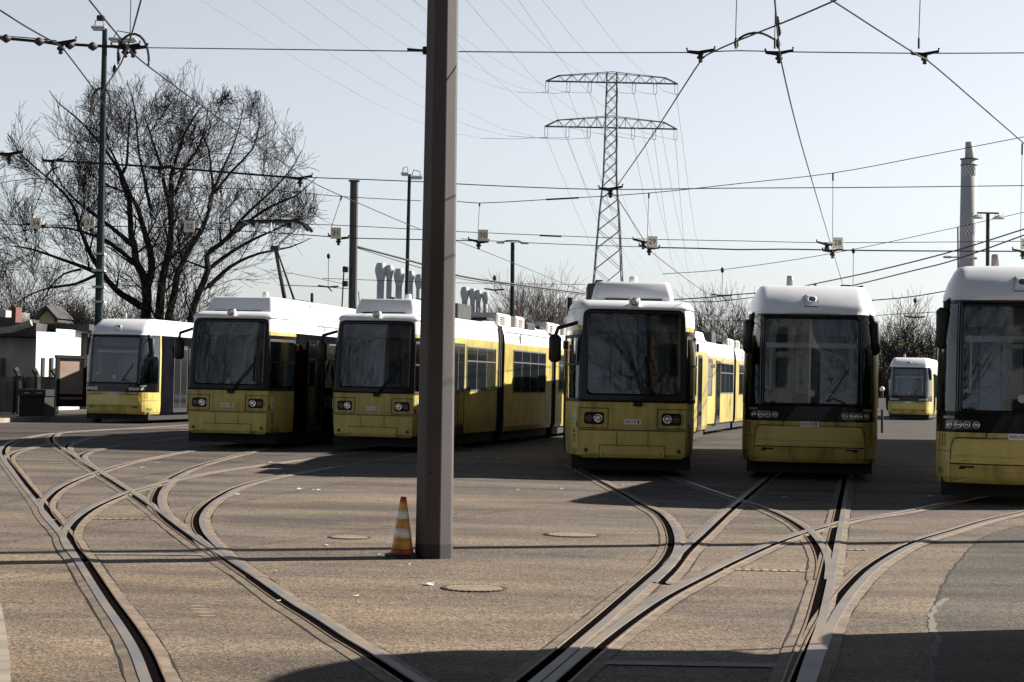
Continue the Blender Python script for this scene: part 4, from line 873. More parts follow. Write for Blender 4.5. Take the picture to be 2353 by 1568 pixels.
for p, q in ((a, b), (b, c_)):
    e = (q - p).normalized() * .5; p2, q2 = (p - e, q) if p is a else (p, q + e); up_ = Vector((0, 0, .25))
    m.add([Vector((p2.x, HY - .4, p2.z)), Vector((q2.x, HY - .4, q2.z)), Vector((q2.x, HY - .4, q2.z)) + up_, Vector((p2.x, HY - .4, p2.z)) + up_, Vector((p2.x + .5, HY + 2, p2.z)), Vector((q2.x + .5, HY + 2, q2.z)), Vector((q2.x + .5, HY + 2, q2.z)) + up_, Vector((p2.x + .5, HY + 2, p2.z)) + up_], [(0, 1, 2, 3), (3, 2, 6, 7), (0, 4, 5, 1), (4, 7, 6, 5)])
kid(m, 'roof', ROOFD, root)
m = MB(); bx_px(m, -60, 13, 712, 735, HY, 6); kid(m, 'outhouse', CONC, root); m = MB(); bx_px(m, -160, 40, 728, 945, HY - 6, 5); kid(m, 'lower_roof', ROOFD, root)

# fence of concrete slabs with angled posts, dumpster, graffiti board
FY = 71.0
WEATH = mat('slab_weathered', (.24, .235, .22), .9, col2=(.09, .09, .085), scale=1.5, stretch=(1, 1, .5), lo=.35, hi=.65)
froot = thing('slab_fence', 'weathered low fence of grey slabs with bent dark posts at far left', 'fence', (at(60, 950, FY).x, FY, 0))
for (x0, x1) in ((-70, -33), (-32, -1), (0, 31), (31.5, 53), (53.5, 80), (80.5, 104), (104.5, 126)): m = MB(); bx_px(m, x0, x1, 866, 948, FY, .12); kid(m, 'slab', WEATH, froot)
for x0 in (-32, 31, 53, 80):
    m = MB(); bx_px(m, x0 - 1.6, x0 + 1.6, 864, 962, FY - .15, .14); kid(m, 'short_post', RUB, froot)
for x0, yt in ((-20, 846), (42, 846), (85, 848), (128, 849)):
    m = MB(); m.tube([at(x0, 966, FY - .4), at(x0 + 3, 868, FY - .4), at(x0 - 7, yt, FY - .4)], .10, 4); kid(m, 'bent_post', RUB, froot)
DY = 67.5
t = thing('dumpster', 'black low container with flap slots standing before the slab fence', 'container', (at(76, 950, DY).x, DY, 0))
m = MB(); bx_px(m, 44, 102, 910, 958, DY, 1.4); kid(m, 'box', DRK, t); m = MB(); bx_px(m, 40, 105, 895, 910, DY - .15, 1.7); kid(m, 'lid', RUB, t)
m = MB(); bx_px(m, 83, 97, 902, 904, DY - .18, .05); bx_px(m, 56, 68, 902, 904, DY - .18, .05); kid(m, 'handle_strip', LAMPG, t)
GY = 66.0
t = thing('graffiti_board', 'framed pale board scribbled with faded graffiti, beside the leftmost tram', 'board', (at(165, 950, GY).x, GY, 0))
m = MB(); bx_px(m, 136, 142, 818, 935, GY, .16); bx_px(m, 136, 196, 817, 824, GY - .01, .18); bx_px(m, 188, 194, 824, 935, GY, .16); bx_px(m, 142, 190, 906, 912, GY + .01, .16); bx_px(m, 142, 190, 918, 935, GY + .01, .14); kid(m, 'frame', RUB, t)
m = MB(); bx_px(m, 142, 190, 824, 920, GY + .05, .05); bo = kid(m, 'panel', mat('board_pale', (.50, .44, .40), .8, col2=(.40, .27, .20), scale=1.6, lo=.35, hi=.75), t)
rnd = random.Random(5)
for col, nm, cy0, cnt in (((.03, .09, .10), 'teal', 833, 7), ((.45, .10, .12), 'red', 850, 7), ((.05, .12, .15), 'teal', 868, 5), ((.5, .28, .08), 'orange', 880, 5), ((.015, .012, .015), 'black', 899, 8)):
    m = MB()
    x0 = rnd.uniform(150, 165) if nm != 'black' else 163
    for q in range(cnt):
        px_ = x0 + q * 3; m.tube([at(px_ + rnd.uniform(-2, 2), cy0 + rnd.uniform(-5, 5), GY + .035) for _ in range(4)], .02, 4)
    kid(m, 'graffiti_scribble', mat('graffiti_' + nm, col, .7), bo)

t.rotation_euler.z = R(38); t.scale.x = 1.27

# ------------------------------------------------------------------ trees
def tri_tube(v, f, a, b, r0, r1, n=3):
    d = b - a; L = d.length
    if L < 1e-5: return
    ref = Vector((0, 0, 1)) if abs(d.z) < .9 * L else Vector((0, 1, 0)); u = d.cross(ref).normalized(); w_ = d.cross(u).normalized(); o = len(v)
    for p, r_ in ((a, r0), (b, r1)):
        for j in range(n): an = 2 * math.pi * j / n; v.append(p + (u * math.cos(an) + w_ * math.sin(an)) * r_)
    for j in range(n): f.append((o + j, o + (j + 1) % n, o + n + (j + 1) % n, o + n + j))
ENV = None
def grow(v, f, rnd, p, d, L, r, lev, spread=.55, up_=.25, minr=.006, wig=.22, dens=.45, keep=(.55, .8)):
    """one limb: bends along its length and throws side shoots"""
    k = 4 if lev > 1 else 3; q = p.copy(); dd = d.normalized(); rr0 = r; pts = []
    for i in range(k):
        dd = (dd + Vector((rnd.uniform(-wig, wig), rnd.uniform(-wig, wig), rnd.uniform(-wig, wig) + up_ * .25))).normalized()
        q2 = q + dd * (L / k)
        if ENV and not ENV(q2): break
        r2 = max(minr, r * (1 - (i + 1) / k * .62)); tri_tube(v, f, q, q2, rr0, r2, 5 if r > .08 else 4 if r > .03 else 3); pts.append((q2.copy(), dd.copy(), r2)); q = q2; rr0 = r2
    if lev <= 0: return
    nb = 3 if lev > 1 else 3
    if not pts: return
    for i, (a, dr, ra) in enumerate(pts):
        m_ = 1 if i < k - 1 else nb - 1
        for _ in range(m_ + (1 if rnd.random() < dens else 0)):
            an = rnd.uniform(.3, .95) * (spread / .55); ax = Vector((rnd.uniform(-1, 1), rnd.uniform(-1, 1), rnd.uniform(-1, 1))); ax = (ax - dr * ax.dot(dr)); ax = ax.normalized() if ax.length > .01 else Vector((1, 0, 0))
            nd = dr * math.cos(an) + ax * math.sin(an); grow(v, f, rnd, a, nd, L * rnd.uniform(*keep), max(minr, ra * rnd.uniform(.5, .75)), lev - 1, spread, up_, minr, wig, dens, keep)
BARK = mat('bark_dark', (.030, .025, .022), .95, var=.45, scale=3, spec=.1); TWIG = mat('twig_dark', (.026, .021, .019), .95, var=.3, scale=2, spec=.1)
def mesh_kid(name, v, f, m, par=None):
    me = bpy.data.meshes.new(name); off = par.location if par else Vector(); me.from_pydata([tuple(p - off) for p in v], [], f); me.materials.append(m); o = bpy.data.objects.new(name, me); C.objects.link(o)
    if par: o.parent = par
    return o
def limb(v, f, pts, r0, r1, tv, tf, rnd, lev, L, every=1, minr=.008, side=.8):
    P = catmull(pts, .45); n = len(P)
    for i in range(n - 1):
        t0 = i / (n - 1); t1_ = (i + 1) / (n - 1); a = r0 + (r1 - r0) * t0; b = r0 + (r1 - r0) * t1_; tri_tube(v, f, P[i], P[i + 1], a, b, 7)
        if i > 2 and i % every == 0 or i == n - 2:
            d = (P[i + 1] - P[i]).normalized(); ax = Vector((rnd.uniform(-1, 1), rnd.uniform(-1, 1), rnd.uniform(-.4, 1))); ax = (ax - d * ax.dot(d)).normalized()
            nd = (d * .6 + ax * side).normalized(); grow(tv, tf, rnd, P[i], nd, L * rnd.uniform(.6, 1.15), min(b * .5, .05), lev, .50, .32, minr, .16, .10, (.6, .95))
TY = 74.0
tr = thing('bare_tree', 'huge spreading leafless tree behind the left trams, many trunks and fine twigs', 'tree', (at(375, 960, TY).x, TY, 0))
rnd = random.Random(11); v, f, tv, tf = [], [], [], []
def up_px(L, y): return [(a * .3418, b * .3418) for a, b in L]
def low(L): return [(a * .3418, 517 + b * .3418) for a, b in L]
limbs = [
 (low([(1000, 1250), (975, 700), (990, 500), (985, 430), (960, 330), (915, 250), (905, 150), (880, 60)]) + up_px([(870, 1350), (830, 1250), (815, 1170), (850, 1120), (860, 950), (880, 720)], 0), .34, .03, 0),
 (low([(985, 430), (1020, 300), (1010, 180), (985, 90), (955, -10)]) + up_px([(925, 1400), (870, 1300), (820, 1170), (760, 1040), (720, 980)], 0), .22, .04, .6),
 (low([(1080, 1250), (1070, 640), (1080, 480), (1090, 380), (1120, 250), (1140, 130), (1150, 20)]) + up_px([(1135, 1350), (1105, 1250), (1090, 1150), (1060, 1050), (1010, 900), (970, 780)], 0), .32, .03, -.8),
 (low([(1140, 130), (1150, 20)]) + up_px([(1150, 1350), (1150, 1180), (1190, 1050), (1240, 900), (1300, 800), (1350, 720)], 0), .17, .03, -.5),
 (low([(1150, 1250), (1130, 640), (1170, 480), (1190, 340), (1230, 250), (1300, 120), (1370, 10)]) + up_px([(1430, 1300), (1420, 1150), (1400, 1000), (1330, 850)], 0), .28, .03, 1.2),
 (up_px([(1400, 1400), (1430, 1300), (1500, 1130), (1560, 1000), (1610, 850), (1640, 700)], 0), .10, .02, 1.5),
 (low([(1240, 1250), (1290, 600), (1340, 450), (1400, 300), (1390, 200), (1480, 130), (1560, 50)]) + up_px([(1620, 1480), (1700, 1400), (1830, 1280), (1950, 1150), (2030, 1010)], 0), .26, .02, -1.2),
 (low([(1480, 130), (1590, 40)]) + up_px([(1800, 1400), (2000, 1310), (2130, 1190)], 0), .12, .02, -2),
 (low([(1400, 420), (1500, 320), (1600, 250), (1750, 190), (1950, 150), (2090, 90)]), .13, .02, -.6),
 (low([(1400, 300), (1560, 180), (1720, 90), (1900, 10), (2080, -80)]), .12, .02, 1.2),
 (low([(970, 560), (870, 500), (780, 440), (700, 350), (600, 300), (520, 270), (380, 220), (200, 160), (60, 140)]), .20, .03, -1.5),
 (low([(720, 370), (640, 250), (600, 180), (560, 80), (530, 10)]) + up_px([(500, 1400), (420, 1290), (300, 1180), (150, 1050), (50, 900)], 0), .15, .02, .8),
 (low([(900, 250), (750, 130), (650, 80), (560, 50), (440, 20), (250, 20), (90, 60)]), .12, .02, 2.0),
 (low([(905, 150), (800, 60), (700, -20), (560, -120), (420, -260), (330, -420)]), .14, .02, -2.2),
 (low([(640, 340), (500, 400), (350, 420), (200, 470), (60, 560)]), .09, .02, -2.5),
 (low([(540, 300), (430, 330), (330, 430), (270, 560)]), .07, .02, -3),
 (up_px([(855, 1300), (800, 1150), (700, 1000), (600, 880), (500, 780), (400, 700), (330, 610)], 0), .10, .02, 2.4),
 (up_px([(1010, 1400), (960, 1150), (930, 1000), (920, 850), (900, 700), (870, 580)], 0), .09, .02, 1.8),
 (up_px([(1180, 1300), (1230, 1150), (1330, 1000), (1380, 850), (1400, 700)], 0), .09, .02, -1.6),
 (up_px([(1440, 1300), (1560, 1150), (1700, 1000), (1740, 850), (1760, 760)], 0), .08, .02, .9),
]
ec = at(362, 585, TY); ex, ez = 418 * TY / F, 415 * TY / F
ENV = lambda q: ((q.x - ec.x) / ex) ** 2 + (max(0, q.z - ec.z) / ez) ** 2 < .98 - .16 * math.sin(q.x * 1.9 + q.y) - .12 * math.sin(q.x * 5.3 + q.y * 2.7)
for pts, r0, r1, dz in limbs:
    n_ = len(pts); P = [at(a, b, TY + dz * i / (n_ - 1)) for i, (a, b) in enumerate(pts)]
    limb(v, f, P, r0 * .78, r1 * .7, tv, tf, rnd, 3, 1.45, 2, .0072)
ENV = None; mesh_kid('trunk', v, f, BARK, tr); mesh_kid('crown', tv, tf, TWIG, tr)
print('big tree faces', len(tf))
def tree(label, px, ybase, ytop, Y, seed, lev=3, name='bare_tree', n=5, group='bare trees beyond the trams', mt=TWIG, spread=.55, minr=.012, L0=.36, trunk=.25):
    rnd = random.Random(seed); b = at(px, ybase, Y); b.z = 0; H_ = at(px, ytop, Y).z; t = thing(name, label, 'tree', b, 0, group); v, f, tv, tf = [], [], [], []
    tt = H_ * trunk; r = H_ * .018; tri_tube(v, f, b, b + Vector((0, 0, tt)), r * 1.3, r, 7)
    for k in range(n):
        an = k * 2 * math.pi / n + rnd.uniform(-.4, .4); lean_ = rnd.uniform(.15, .75) * spread / .55
        grow(tv, tf, rnd, b + Vector((0, 0, tt * rnd.uniform(.7, 1))), Vector((math.cos(an) * lean_, math.sin(an) * lean_, 1)), H_ * L0 * rnd.uniform(.8, 1.2), r * .55, lev, spread, .35, minr, .2, .35, (.55, .85))
    mesh_kid('trunk', v, f, BARK, t); mesh_kid('crown', tv, tf, mt, t); return t
BIR = mat('twig_pale_brown', (.16, .12, .105), .9, var=.3, scale=2)
tree('rounded bare tree with upright branches behind the small far tram', 2082, 960, 712, 135, 21, 3, n=7, minr=.010)
tree('bare tree right behind the small far tram, partly cut off by the largest tram', 2150, 960, 745, 140, 22, 3, n=6, minr=.011)
tree('low bare tree left of the small far tram', 2040, 960, 770, 150, 23, 3, n=6, minr=.011)
tree('bare tree between the tram A-1513 and the square-on low tram', 1655, 960, 702, 150, 24, 3, n=7, minr=.011)
tree('smaller bare tree just right of the bare tree behind the coupled tram', 1705, 960, 745, 155, 25, 3, n=5, minr=.011)
tree('pale birch just right of the twin-armed lamp post', 1212, 960, 668, 160, 26, 3, 'birch_tree', 6, 'pale birches on the skyline', BIR, .42, .013, .38)
tree('pale birch second from the twin-armed lamp post', 1262, 960, 672, 162, 27, 3, 'birch_tree', 6, 'pale birches on the skyline', BIR, .42, .013, .38)
tree('small pale birch left of the twin-armed lamp post, right of the steel stacks', 1148, 960, 712, 165, 28, 3, 'birch_tree', 6, 'pale birches on the skyline', BIR, .5, .014, .38)
for i, (a, yt, Y, lb) in enumerate([(-30, 640, 125, 'dense dark bare tree at the far left edge behind the roofs'), (40, 610, 128, 'dense dark bare tree behind the brick chimney'), (95, 650, 130, 'bare tree rising right behind the sunlit gable'), (160, 655, 126, 'dark bare tree left of the tall left mast, behind the house'), (215, 672, 132, 'dark bare tree directly behind the foot of the tall left mast'), (470, 690, 128, 'bare tree low behind the raised pantograph'), (300, 668, 124, 'dark bare tree seen between the trunks of the huge tree')]):
    tree(lb, a, 960, yt, Y, 40 + i, 3, 'bare_tree', 7, 'dark bare trees behind the left buildings', TWIG, .6, .013, .34, .12)
# far scrub as one mass
rnd = random.Random(3); v, f = [], []
for k in range(2600):
    px_ = rnd.uniform(-150, 2600); Y = rnd.uniform(170, 215); b = at(px_, 900, Y); b.z = 0
    hh = rnd.uniform(2, 5.0) * (1.5 if px_ < 500 else 1.15 if px_ > 1950 else .75); tri_tube(v, f, b, b + Vector((rnd.uniform(-1.2, 1.2), rnd.uniform(-.5, .5), hh)), .05, .02)
    for q in range(4): c_ = b + Vector((0, 0, hh * rnd.uniform(.2, .8))); tri_tube(v, f, c_, c_ + Vector((rnd.uniform(-1.4, 1.4), 0, rnd.uniform(.4, 1.6))), .035, .02)
o = mesh_kid('scrub', v, f, TWIG); tag(o, 'distant line of bare scrub along the horizon', 'scrub', kind='stuff')
m = MB(); rnd = random.Random(9); a = at(-400, 900, 225); b = at(2800, 900, 225); n_ = 160; prof = [(a.x + (b.x - a.x) * i / n_, 225 + rnd.uniform(-3, 3), rnd.uniform(2.2, 4.6)) for i in range(n_ + 1)]
for x_, y_, z_ in prof: m.v += [Vector((x_, y_, 0)), Vector((x_, y_, z_)), Vector((x_, y_ + 10, z_ * .9)), Vector((x_, y_ + 12, 0))]
for i in range(n_):
    for j in range(3): m.f.append((4 * i + j, 4 * i + j + 1, 4 * i + 5 + j, 4 * i + 4 + j)); m.m.append(0)
tag(m.build('hedge', mat('far_hedge', (.05, .046, .045), .95, var=.5, scale=.6, spec=.1)), 'far dark thicket closing the yard along the horizon', 'thicket', kind='stuff')

# ------------------------------------------------------------------ power-station stacks, tall chimney, pylon
STK = mat('stack_steel', (.46, .49, .53), .6, metal=0.0, var=.15, scale=.4)
def stack(label, xc, wpx, ytop, Y):
    a = at(xc, ytop, Y); s_ = Y / F * wpx / 2; t = thing('exhaust_stack', label, 'exhaust stack', (a.x, Y, 0), 0, 'steel exhaust stacks of the power station')
    m = MB(); h = a.z; m.lathe((0, 0, 0), [(s_ * .62, 0), (s_ * .62, h - s_ * 3.0)], 20); m.build('flue', STK, t, True)
    m = MB(); m.lathe((0, 0, 0), [(s_ * .62, h - s_ * 3.05), (s_ * 1.0, h - s_ * 1.5), (s_ * 1.0, h - s_ * .9), (s_ * .72, h), (s_ * .55, h), (s_ * .55, h - 1)], 24); m.build('cowl', STK, t)
for lb, xc, wp, yt in (('nearest steel stack of the left cluster, just right of the black mast', 875.5, 27, 605), ('second steel stack of the left cluster', 895, 20, 610), ('third steel stack, left of the slim lamp post', 917.5, 25, 618), ('steel stack peeking right of the slim lamp post', 944, 18, 623), ('steel stack half hidden by the left edge of the big pole', 964, 22, 631)):
    stack(lb, xc, wp, yt, 300)
for lb, xc, wp, yt in (('first steel stack right of the big pole', 1068.5, 21, 660), ('second steel stack right of the big pole', 1086.5, 18, 664), ('third steel stack right of the big pole', 1099.5, 17, 667), ('fourth steel stack right of the big pole', 1116.5, 18, 672)):
    stack(lb, xc, wp, yt, 380)
CY_ = 560.0; k = CY_ / F; c = at(2219, 900, CY_); t = thing('chimney_tower', 'tall concrete chimney with checkered bands rising at the right edge', 'chimney', (c.x, CY_, 0))
CHC = mat('chimney_concrete', (.44, .45, .47), .8, var=.15, scale=.08, stretch=(1, 1, .3)); CHW = mat('chimney_white', (.62, .62, .63), .7); CHD = mat('chimney_grey', (.26, .26, .27), .7)
zz = lambda y: at(2224, y, CY_).z
m = MB(); m.lathe((0, 0, 0), [(22 * k, 0), (19.5 * k, zz(600)), (18.2 * k, zz(366))], 32); m.build('shaft', CHC, t, True)
m = MB(); m.lathe((0, 0, 0), [(10 * k, zz(368)), (9.2 * k, zz(327)), (8 * k, zz(327)), (8 * k, zz(329))], 24); m.build('flue_tip', CHC, t, True)
for i, y in enumerate((366, 380)): m = MB(); m.lathe((0, 0, 0), [(18 * k, zz(y + 2)), ((21 if i == 0 else 19.8) * k, zz(y + 1)), ((21 if i == 0 else 19.8) * k, zz(y - 1)), (18 * k, zz(y - 1))], 32); m.build('gallery', PYL, t)
for (ya, yb) in ((381, 406), (516, 541)):
    m = MB(); nr, nc = 4, 28; ra = 18.55 * k if ya < 450 else 19.35 * k
    for i in range(nr):
        for j in range(nc):
            a0, a1 = 2 * math.pi * j / nc, 2 * math.pi * (j + 1) / nc; z0, z1 = zz(yb - (yb - ya) * i / nr), zz(yb - (yb - ya) * (i + 1) / nr)
            m.add([(ra * math.cos(a0), ra * math.sin(a0), z0), (ra * math.cos(a1), ra * math.sin(a1), z0), (ra * math.cos(a1), ra * math.sin(a1), z1), (ra * math.cos(a0), ra * math.sin(a0), z1)], [(0, 1, 2, 3)], (i + j) % 2)
    m.build('checker_band', [CHW, CHD], t)

PYY = 340.0; kp = PYY / F; pc = at(1392, 900, PYY); pt_ = thing('pylon', 'tall lattice power pylon with two crossarms and hanging insulators', 'pylon', (pc.x, PYY, 0))
pz = lambda y: at(1404, y, PYY).z
def bars(mb, a, b, r_=.11): mb.tube([a, b], r_, 4)
m = MB(); lev_ = [(167, 11.5), (190, 11.5), (215, 12), (242, 12.5), (268, 13), (294, 13), (320, 13.5), (346, 14), (372, 14.5), (400, 15), (428, 16.5), (458, 19.5), (492, 22.5), (530, 25), (572, 28), (620, 30.5), (675, 35), (740, 40), (820, 47), (906, 54)]
lv = [(pz(y), w_ * kp) for y, w_ in lev_]; lv[-1] = (0, lv[-1][1])
cn = lambda z, w_: [Vector((sx * w_, sy * w_, z)) for sx, sy in ((-1, -1), (1, -1), (1, 1), (-1, 1))]
for (za, wa), (zb, wb) in zip(lv, lv[1:]):
    A, B = cn(za, wa), cn(zb, wb)
    for j in range(4): bars(m, A[j], B[j], .13); bars(m, A[j], B[(j + 1) % 4], .055); bars(m, A[(j + 1) % 4], B[j], .055)
m.build('lattice_tower', PYL, pt_)
INS = []
for yt, yb, nm in ((167, 190, 0), (268, 294, 1)):
    m = MB(); hw_ = 152 * kp; zb_, zt_ = pz(yb), pz(yt); zs_ = zb_ + (zt_ - zb_) * .58; wq = 11.5 * kp
    for sy in (-1, 1):
        yy = sy * wq; E_ = lambda x_, z_: Vector((x_, yy * (1 - .82 * abs(x_) / hw_), z_))
        bars(m, E_(-hw_, zb_), E_(hw_, zb_), .13); bars(m, E_(-122 * kp, zs_), E_(0, zt_), .07); bars(m, E_(122 * kp, zs_), E_(0, zt_), .07)
        for sg in (-1, 1):
            bars(m, E_(sg * hw_, zb_), E_(sg * 122 * kp, zs_), .12)
            top = lambda x_: zs_ + (zt_ - zs_) * (1 - x_ / 122)
            X = [122, 92, 62, 33, 12]
            for q in range(4):
                xm = (X[q] + X[q + 1]) / 2 if q < 3 else 20; 
                bars(m, E_(sg * X[q] * kp, top(X[q])), E_(sg * (X[q] - 14) * kp, zb_), .05); bars(m, E_(sg * (X[q] - 14) * kp, zb_), E_(sg * X[q + 1] * kp, top(X[q + 1])), .05)
                bars(m, E_(sg * X[q] * kp, top(X[q])), E_(sg * X[q] * kp, zb_), .035)
    for sg in (-1, 1):
        for fx in (1, .6, .25): bars(m, Vector((sg * hw_ * fx, -wq * (1 - .82 * fx), zb_)), Vector((sg * hw_ * fx, wq * (1 - .82 * fx), zb_)), .07)
    m.build('crossarm', PYL, pt_)
    for sg in (-1, 1):
        for q in (51, 100, 149):
            x_ = sg * q * kp; m = MB(); zl = zb_ - 25 * kp; e = 3.6 * kp
            m.tube([(x_ - e, 0, zb_), (x_ - e, 0, zl + .3), (x_ - e * .6, 0, zl), (x_ + e * .6, 0, zl), (x_ + e, 0, zl + .3), (x_ + e, 0, zb_)], .07, 5); m.build('insulator', HVW, pt_); INS.append((nm, sg * q, pc + Vector((x_, 0, zl - pc.z))))
HV = [((461, 0), (804, 207), (966, 282), (1106, 318), (1, -149)), ((582, 0), (747, 116), (976, 248), (1170, 313), (1, -100)), ((697, 0), (976, 205), (1110, 275), (1240, 318), (1, -51)), ((774, 0), (972, 127), (1090, 181), (1190, 212), (0, -149)), ((866, 0), (1030, 117), (1150, 183), (1240, 213), (0, -100)),
      ((948, 0), (1054, 104), (1160, 200), (1300, 292), (1, 51)), ((950, 0), (1054, 80), (1180, 163), (1290, 210), (0, -51)), ((1071, 0), (1174, 120), (1260, 210), (1400, 300), (1, 100)), ((1150, 0), (1253, 106), (1352, 180), (1410, 210), (0, 51)), ((1191, 0), (1294, 144), (1380, 240), (1480, 305), (1, 149)), ((1246, 0), (1345, 120), (1410, 178), (1470, 212), (0, 100)), ((1335, 0), (1430, 120), (1490, 178), (1525, 209), (0, 149))]
wname = ['lowest', 'second lowest', 'third lowest', 'fourth', 'fifth', 'sixth', 'seventh', 'eighth', 'ninth', 'tenth', 'eleventh', 'topmost']
for i, q in enumerate(HV):
    nm, off_ = q[-1]; end = [p for a, b, p in INS if a == nm and b == off_][0]; hz = end.z; L = []
    for (a, b) in q[:-1]:
        d = ray(a, b); T = (hz + 1 - EYE) / d.z; Y = d.y * T; L.append(Vector((0, 0, EYE)) + d * T)
    d0 = (L[0] - L[1]).normalized(); L = [L[0] + d0 * 60] + L + [end]; m = MB(); m.tube(catmull(L, 12), .035, 4)
    tag(m.build('power_line', HVW), 'faint high power line to the pylon, %s from the left at top edge' % ['first', 'second', 'third', 'fourth', 'fifth', 'sixth', 'seventh', 'eighth', 'ninth', 'tenth', 'eleventh', 'twelfth'][i], 'power line', 'power lines coming in to the pylon')
for nm, off_, p in INS:
    e = at(1404 + off_ * .55 + 100 + (30 if nm == 0 else 0), 640 if nm else 600, 800); m = MB(); mid = (p + e) / 2 - Vector((0, 0, 6)); m.tube(catmull([p, mid, e, e + (e - mid)], 40), .05, 4)
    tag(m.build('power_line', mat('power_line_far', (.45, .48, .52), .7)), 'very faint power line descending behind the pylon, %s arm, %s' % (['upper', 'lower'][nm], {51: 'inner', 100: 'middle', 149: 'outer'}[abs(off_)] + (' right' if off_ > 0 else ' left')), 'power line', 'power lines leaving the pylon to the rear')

# ------------------------------------------------------------------ lamp posts and masts
def post(name, label, cat, xb, yb_, xt, yt, Y, r0_, r1_, m_, group=None, n=8, ybase=None):
    a = at(xb, yb_, Y); b = at(xt, yt, Y); d = (b - a) / (b.z - a.z); base = a - d * a.z; t = thing(name, label, cat, base, 0, group)
    m = MB(); m.tube([Vector((0, 0, 0)), b - base], [r0_, r1_], n); m.build('shaft', m_, t, n > 8); return t, b - base
def floodlight(t, c, sg, w_=.62, tilt=0.12):
    m = MB(); m.box(c + Vector((sg * w_ * .5, 0, .02)), (w_, .34, .10), bev=.04, rz=0); h = m.build('floodlight', LAMPG, t)
    m = MB(); m.box(c + Vector((sg * w_ * .5, 0, -.045)), (w_ * .8, .26, .03)); m.build('lamp_glass', LENS, h)
    m = MB(); m.tube([c + Vector((sg * w_ * .15, 0, .06)), c + Vector((sg * w_ * .3, 0, .32)), c + Vector((sg * w_ * .75, 0, .25)), c + Vector((sg * w_ * .8, 0, .06))], .018, 4); m.build('bracket', WIRE, h)
t, top = post('lamp_mast', 'tall mast with two pale floodlights in front of the huge bare tree', 'lamp post', 227, 735, 241, 66, 62, .165, .085, STEELG, n=8)
floodlight(t, top + Vector((0.05, 0, .0)), -1, .5); floodlight(t, top + Vector((.10, .2, -.35)), 1, .95)
m = MB(); m.box(top + Vector((-.15, 0, .35)), (.25, .2, .18), bev=.03); m.build('controller_box', RUB, t)
for yy in (584, 622, 660, 694): a = at(228, yy, 62); m = MB(); m.box(a - t.location, (.42, .36, .07)); m.build('band', LAMPG, t)
t, top = post('lamp_mast', 'slim lamp mast with twin heads between the steel stacks and the big pole', 'lamp post', 934, 690, 941, 401, 75, .10, .065, STEELG)
floodlight(t, top, -1, .35); floodlight(t, top + Vector((0, .1, -.12)), 1, .55)
t, top = post('lamp_mast', 'green lamp post with two flat arms right of the big pole', 'lamp post', 1177, 735, 1178, 558, 95, .13, .10, STEELG)
m = MB(); m.tube([top + Vector((-.62, 0, -.02)), top + Vector((-.3, 0, .10)), top + Vector((.3, 0, .10)), top + Vector((.55, 0, -.02))], .035, 5); m.build('crossarm', STEELG, t)
for sg in (-1, 1):
    m = MB(); m.box(top + Vector((sg * .62, 0, -.02)), (.42, .3, .07), bev=.02, rz=0); m.build('luminaire', LAMPG, t)
t, top = post('lamp_mast', 'dark lamp post with two saucer heads in front of the checkered chimney', 'lamp post', 2269, 700, 2270, 490, 60, .075, .06, RUB)
m = MB(); m.tube([top + Vector((-.35, 0, 0)), top + Vector((.35, 0, 0))], .03, 5); m.build('crossarm', RUB, t)
for sg in (-1, 1):
    c = top + Vector((sg * .36, 0, -.12)); m = MB(); m.lathe(c, [(.04, .06), (.20, -.03), (.20, -.06), (.05, -.07)][::-1], 16); h = m.build('luminaire', LAMPG, t)
    m = MB()
    for q in (-.14, 0, .14): m.tube([c + Vector((q, 0, -.02)), c + Vector((q * .8, 0, .12))], .008, 4)
    m.build('hanger', WIRE, h)
t, top = post('mast', 'thick black mast between the raised pantograph and the steel stacks', 'mast', 810, 720, 814, 417, 52, .125, .115, mat('mast_black', (.012, .013, .016), .5, var=.3, scale=2), n=8)
m = MB(); m.box(top + Vector((0, 0, .01)), (.30, .26, .03)); m.build('cap', RUB, t)
m = MB()
for dz in (2.9, 2.5): m.box(top + Vector((-.18, -.12, -dz)), (.16, .12, .16), bev=.02)
m.tube([top + Vector((-.22, -.12, -2.4)), top + Vector((-.26, -.12, -3.7))], .02, 5); m.tube([top + Vector((.2, -.12, -3.1)), top + Vector((.28, -.12, -3.9))], .015, 5); m.tube([top + Vector((.1, -.14, -3.2)), top + Vector((.16, -.12, -3.9))], .012, 5); m.build('tension_gear', WIRE, t)
post('mast', 'short green mast top beside the roof of the tram A-1513', 'mast', 1309, 760, 1310, 684, 80, .12, .11, STEELG)
t, top = post('lamp_mast', 'thin black lamp post just left of the chimney, above the largest tram', 'lamp post', 2202, 700, 2201, 522, 70, .035, .03, RUB)
m = MB(); c = top + Vector((0, 0, -1.15)); m.tube([c + Vector((-.25, 0, 0)), c + Vector((.5, 0, 0))], .03, 5); m.box(c + Vector((-.38, 0, 0)), (.3, .2, .09), bev=.03); m.box(c + Vector((.58, 0, -.02)), (.34, .2, .09), bev=.03); m.build('luminaire', LAMPG, t)
post('mast', 'thin far mast above the roof of the pantograph tram', 'mast', 717, 720, 717, 674, 110, .10, .09, RUB)
t, top = post('signal_post', 'small post with round white light beside the small far tram', 'signal', 2027, 945, 2027, 893, 70, .05, .05, RUB)
m = MB(); m.lathe(top, [(.02, -.12), (.09, -.06), (.09, .02), (.02, .08)], 14); m.build('round_head', PLT, t, True)
m = MB(); m.box(at(2027, 928, 69.8) - t.location, (.26, .04, .42)); m.build('notice', PLT, t)
